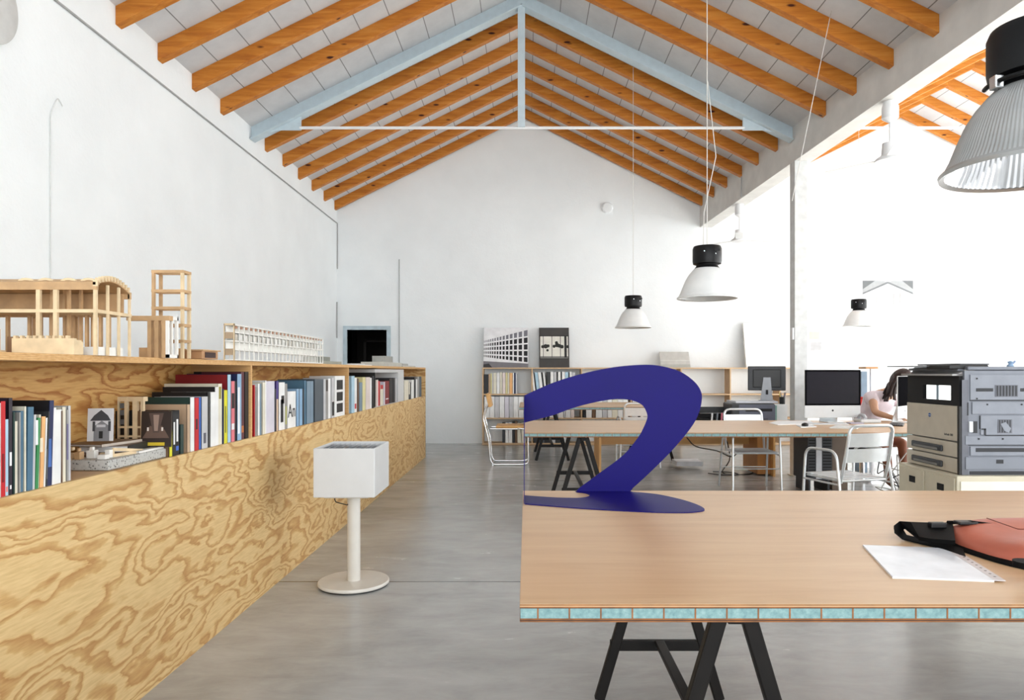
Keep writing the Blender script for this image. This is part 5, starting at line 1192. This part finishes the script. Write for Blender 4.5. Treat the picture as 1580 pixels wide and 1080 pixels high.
# near arm (image left)
s1 = nd((4.00, PY - .20, 1.01), .055, up); e1 = nd((3.97, PY - .34, .83), .043, s1); w1 = nd((4.07, PY - .52, .785), .028, e1); hand((4.07, PY - .52, .785), (.6, -.75, -.02), (0, 0, 1), N_, E_, w1)
s2 = nd((4.33, PY - .03, .98), .055, up); e2 = nd((4.44, PY - .20, .84), .043, s2); w2 = nd((4.30, PY - .46, .785), .028, e2); hand((4.30, PY - .46, .785), (-.35, -.9, -.02), (0, 0, 1), N_, E_, w2)
body = skinned('body', N_, E_, M['skin'], t)
# head: shaped sphere with face, looking right and down
def head(parent, c, yaw, pitch):
    n = 28; m_ = 20; vs, fs = [], []
    for j in range(m_ + 1):
        ph = -math.pi / 2 + math.pi * j / m_
        for i in range(n):
            th = 2 * math.pi * i / n; x = math.cos(ph) * math.cos(th); y = math.cos(ph) * math.sin(th); z = math.sin(ph)
            # local: +x = face
            X = x * .096; Y = y * .076; Zz = z * .12
            if z < 0: X *= 1 - .12 * z * z; Y *= 1 - .32 * z * z; X += .012 * (-z)
            f = max(0, x) ** 6
            nose = math.exp(-((y / .16) ** 2) - ((z + .12) / .2) ** 2) * (x > 0); X += .024 * nose
            brow = math.exp(-((z - .18) / .1) ** 2) * f; X += .004 * brow
            eye = (math.exp(-(((y - .34) / .14) ** 2) - ((z - .03) / .1) ** 2) + math.exp(-(((y + .34) / .14) ** 2) - ((z - .03) / .1) ** 2)) * (x > 0); X -= .008 * eye
            lips = math.exp(-((y / .28) ** 2) - ((z + .48) / .07) ** 2) * (x > 0); X += .006 * lips
            vs.append((X, Y, Zz))
    for j in range(m_):
        for i in range(n): fs.append((j * n + i, j * n + (i + 1) % n, (j + 1) * n + (i + 1) % n, (j + 1) * n + i))
    T = Matrix.Translation(c) @ Matrix.Rotation(yaw, 4, 'Z') @ Matrix.Rotation(pitch, 4, 'Y')
    o = MB().add(vs, fs).xf(T).build('head', M['skin'], parent, smooth=180)
    for s in (-1, 1):
        MB().lathe([(.0001, -.009), (.009, -.004), (.010, 0), (.009, .004), (.0001, .009)], (0, 0, 0), 12).xf(T @ Matrix.Translation((.080, s * .027, .006))).build('eye', cmat((40, 30, 26), .2), o)
        MB().lathe([(.0001, -.028), (.012, -.02), (.016, 0), (.012, .02), (.0001, .028)], (0, 0, 0), 12).xf(T @ Matrix.Translation((.0, s * .078, -.005)) @ Matrix.Scale(.5, 4, (0, 1, 0))).build('ear', M['skin'], o, smooth=180)
    MB().tube([T @ Vector((.098, -.02, -.056)), T @ Vector((.104, 0, -.054)), T @ Vector((.098, .02, -.056))], .004, 6).build('mouth', cmat((160, 80, 76)), o)
    return o, T
hc = Vector((4.31, PY - .27, 1.185))
ho, T = head(t, hc, R(-48), R(28))
# hair: cap + falling lock masses
vs, fs = [], []; n = 28; m_ = 16
for j in range(m_ + 1):
    ph = R(-25) + (math.pi / 2 + R(25)) * j / m_
    for i in range(n):
        th = 2 * math.pi * i / n; x = math.cos(ph) * math.cos(th); y = math.cos(ph) * math.sin(th); z = math.sin(ph)
        k = 1.17 + .03 * math.sin(9 * th)
        X = x * .103 * k - .012; 
        if x > .35 and z < .45: X = X * .78
        vs.append((X, y * .088 * k, z * .12 * 1.24 + .004))
for j in range(m_):
    for i in range(n): fs.append((j * n + i, j * n + (i + 1) % n, (j + 1) * n + (i + 1) % n, (j + 1) * n + i))
MB().add(vs, fs).xf(T).build('hair', M['hair'], t, smooth=180, fix=True)
m_ = MB(); rr = random.Random(3)
for k in range(34):
    a = R(70 + 220 * k / 33); st = T @ Vector((.085 * math.cos(a) - .012, .082 * math.sin(a), .02 + rr.uniform(-.03, .05)))
    end = Vector((4.17 + .05 * math.cos(a) + rr.uniform(-.03, .03), PY - .27 + .07 * math.sin(a), 1.0 + rr.uniform(-.05, .06)))
    mid = (st + end) / 2 + Vector((-.02 + rr.uniform(-.015, .015), rr.uniform(-.01, .01), .01))
    m_.tube(dens([tuple(st), tuple(mid), tuple(end)], 4), [.017 - .001 * q for q in range(9)], 6)
m_.build('hair_locks', M['hair'], t, smooth=180)
# shirt with short sleeves, following the torso
sN = [((4.02, PY + .12, .56), (.172, .135)), ((4.04, PY + .04, .69), (.142, .118)), ((4.10, PY - .06, .87), (.168, .128)), ((4.15, PY - .125, .985), (.135, .10)), ((4.19, PY - .155, 1.03), (.075, .07)),
      ((4.01, PY - .19, .995), (.085, .085)), ((3.985, PY - .26, .925), (.082, .082)), ((4.33, PY - .03, .97), (.072, .072)), ((4.38, PY - .10, .91), (.066, .066))]
skinned('shirt', [(Vector(a), r) for a, r in sN], [(0, 1), (1, 2), (2, 3), (3, 4), (3, 5), (5, 6), (3, 7), (7, 8)], M['shirt'], t)
lN = [((4.02, PY + .12, .50), (.15, .12)), ((3.93, PY - .02, .49), .09), ((4.02, PY - .42, .50), .068), ((4.06, PY - .44, .26), .05), ((4.07, PY - .42, .06), .036), ((4.08, PY - .54, .03), .03), ((4.14, PY - .0, .49), .09), ((4.24, PY - .42, .50), .068), ((4.22, PY - .48, .26), .05), ((4.22, PY - .46, .06), .036), ((4.23, PY - .58, .03), .03)]
skinned('legs', [(Vector(a), r) for a, r in lN], [(0, 1), (1, 2), (2, 3), (3, 4), (4, 5), (0, 6), (6, 7), (7, 8), (8, 9), (9, 10)], M['skinleg'], t)
skinned('skirt', [(Vector((4.02, PY + .14, .50)), (.175, .14)), (Vector((3.95, PY - .02, .49)), .105), (Vector((4.0, PY - .22, .495)), .09), (Vector((4.14, PY, .49)), .105), (Vector((4.20, PY - .22, .495)), .09)], [(0, 1), (1, 2), (0, 3), (3, 4)], cmat((60, 58, 70), .8), t)
st = thing('stool', 'round stool under the seated person, hidden behind the table', 'stool', (4.03, PY + .1, 0))
MB().lathe([(.0001, .34), (.18, .34), (.19, .36), (.18, .39), (.0001, .39)], (4.03, PY + .1, 0), 28).build('seat', M['blackplastic'], st, smooth=40); MB().lathe([(.03, .02), (.03, .34)], (4.03, PY + .1, 0), 16).build('stem', M['chrome'], st); MB().disc((4.03, PY + .1, 0), .22, 0, .02, 28).build('base', M['chrome'], st)
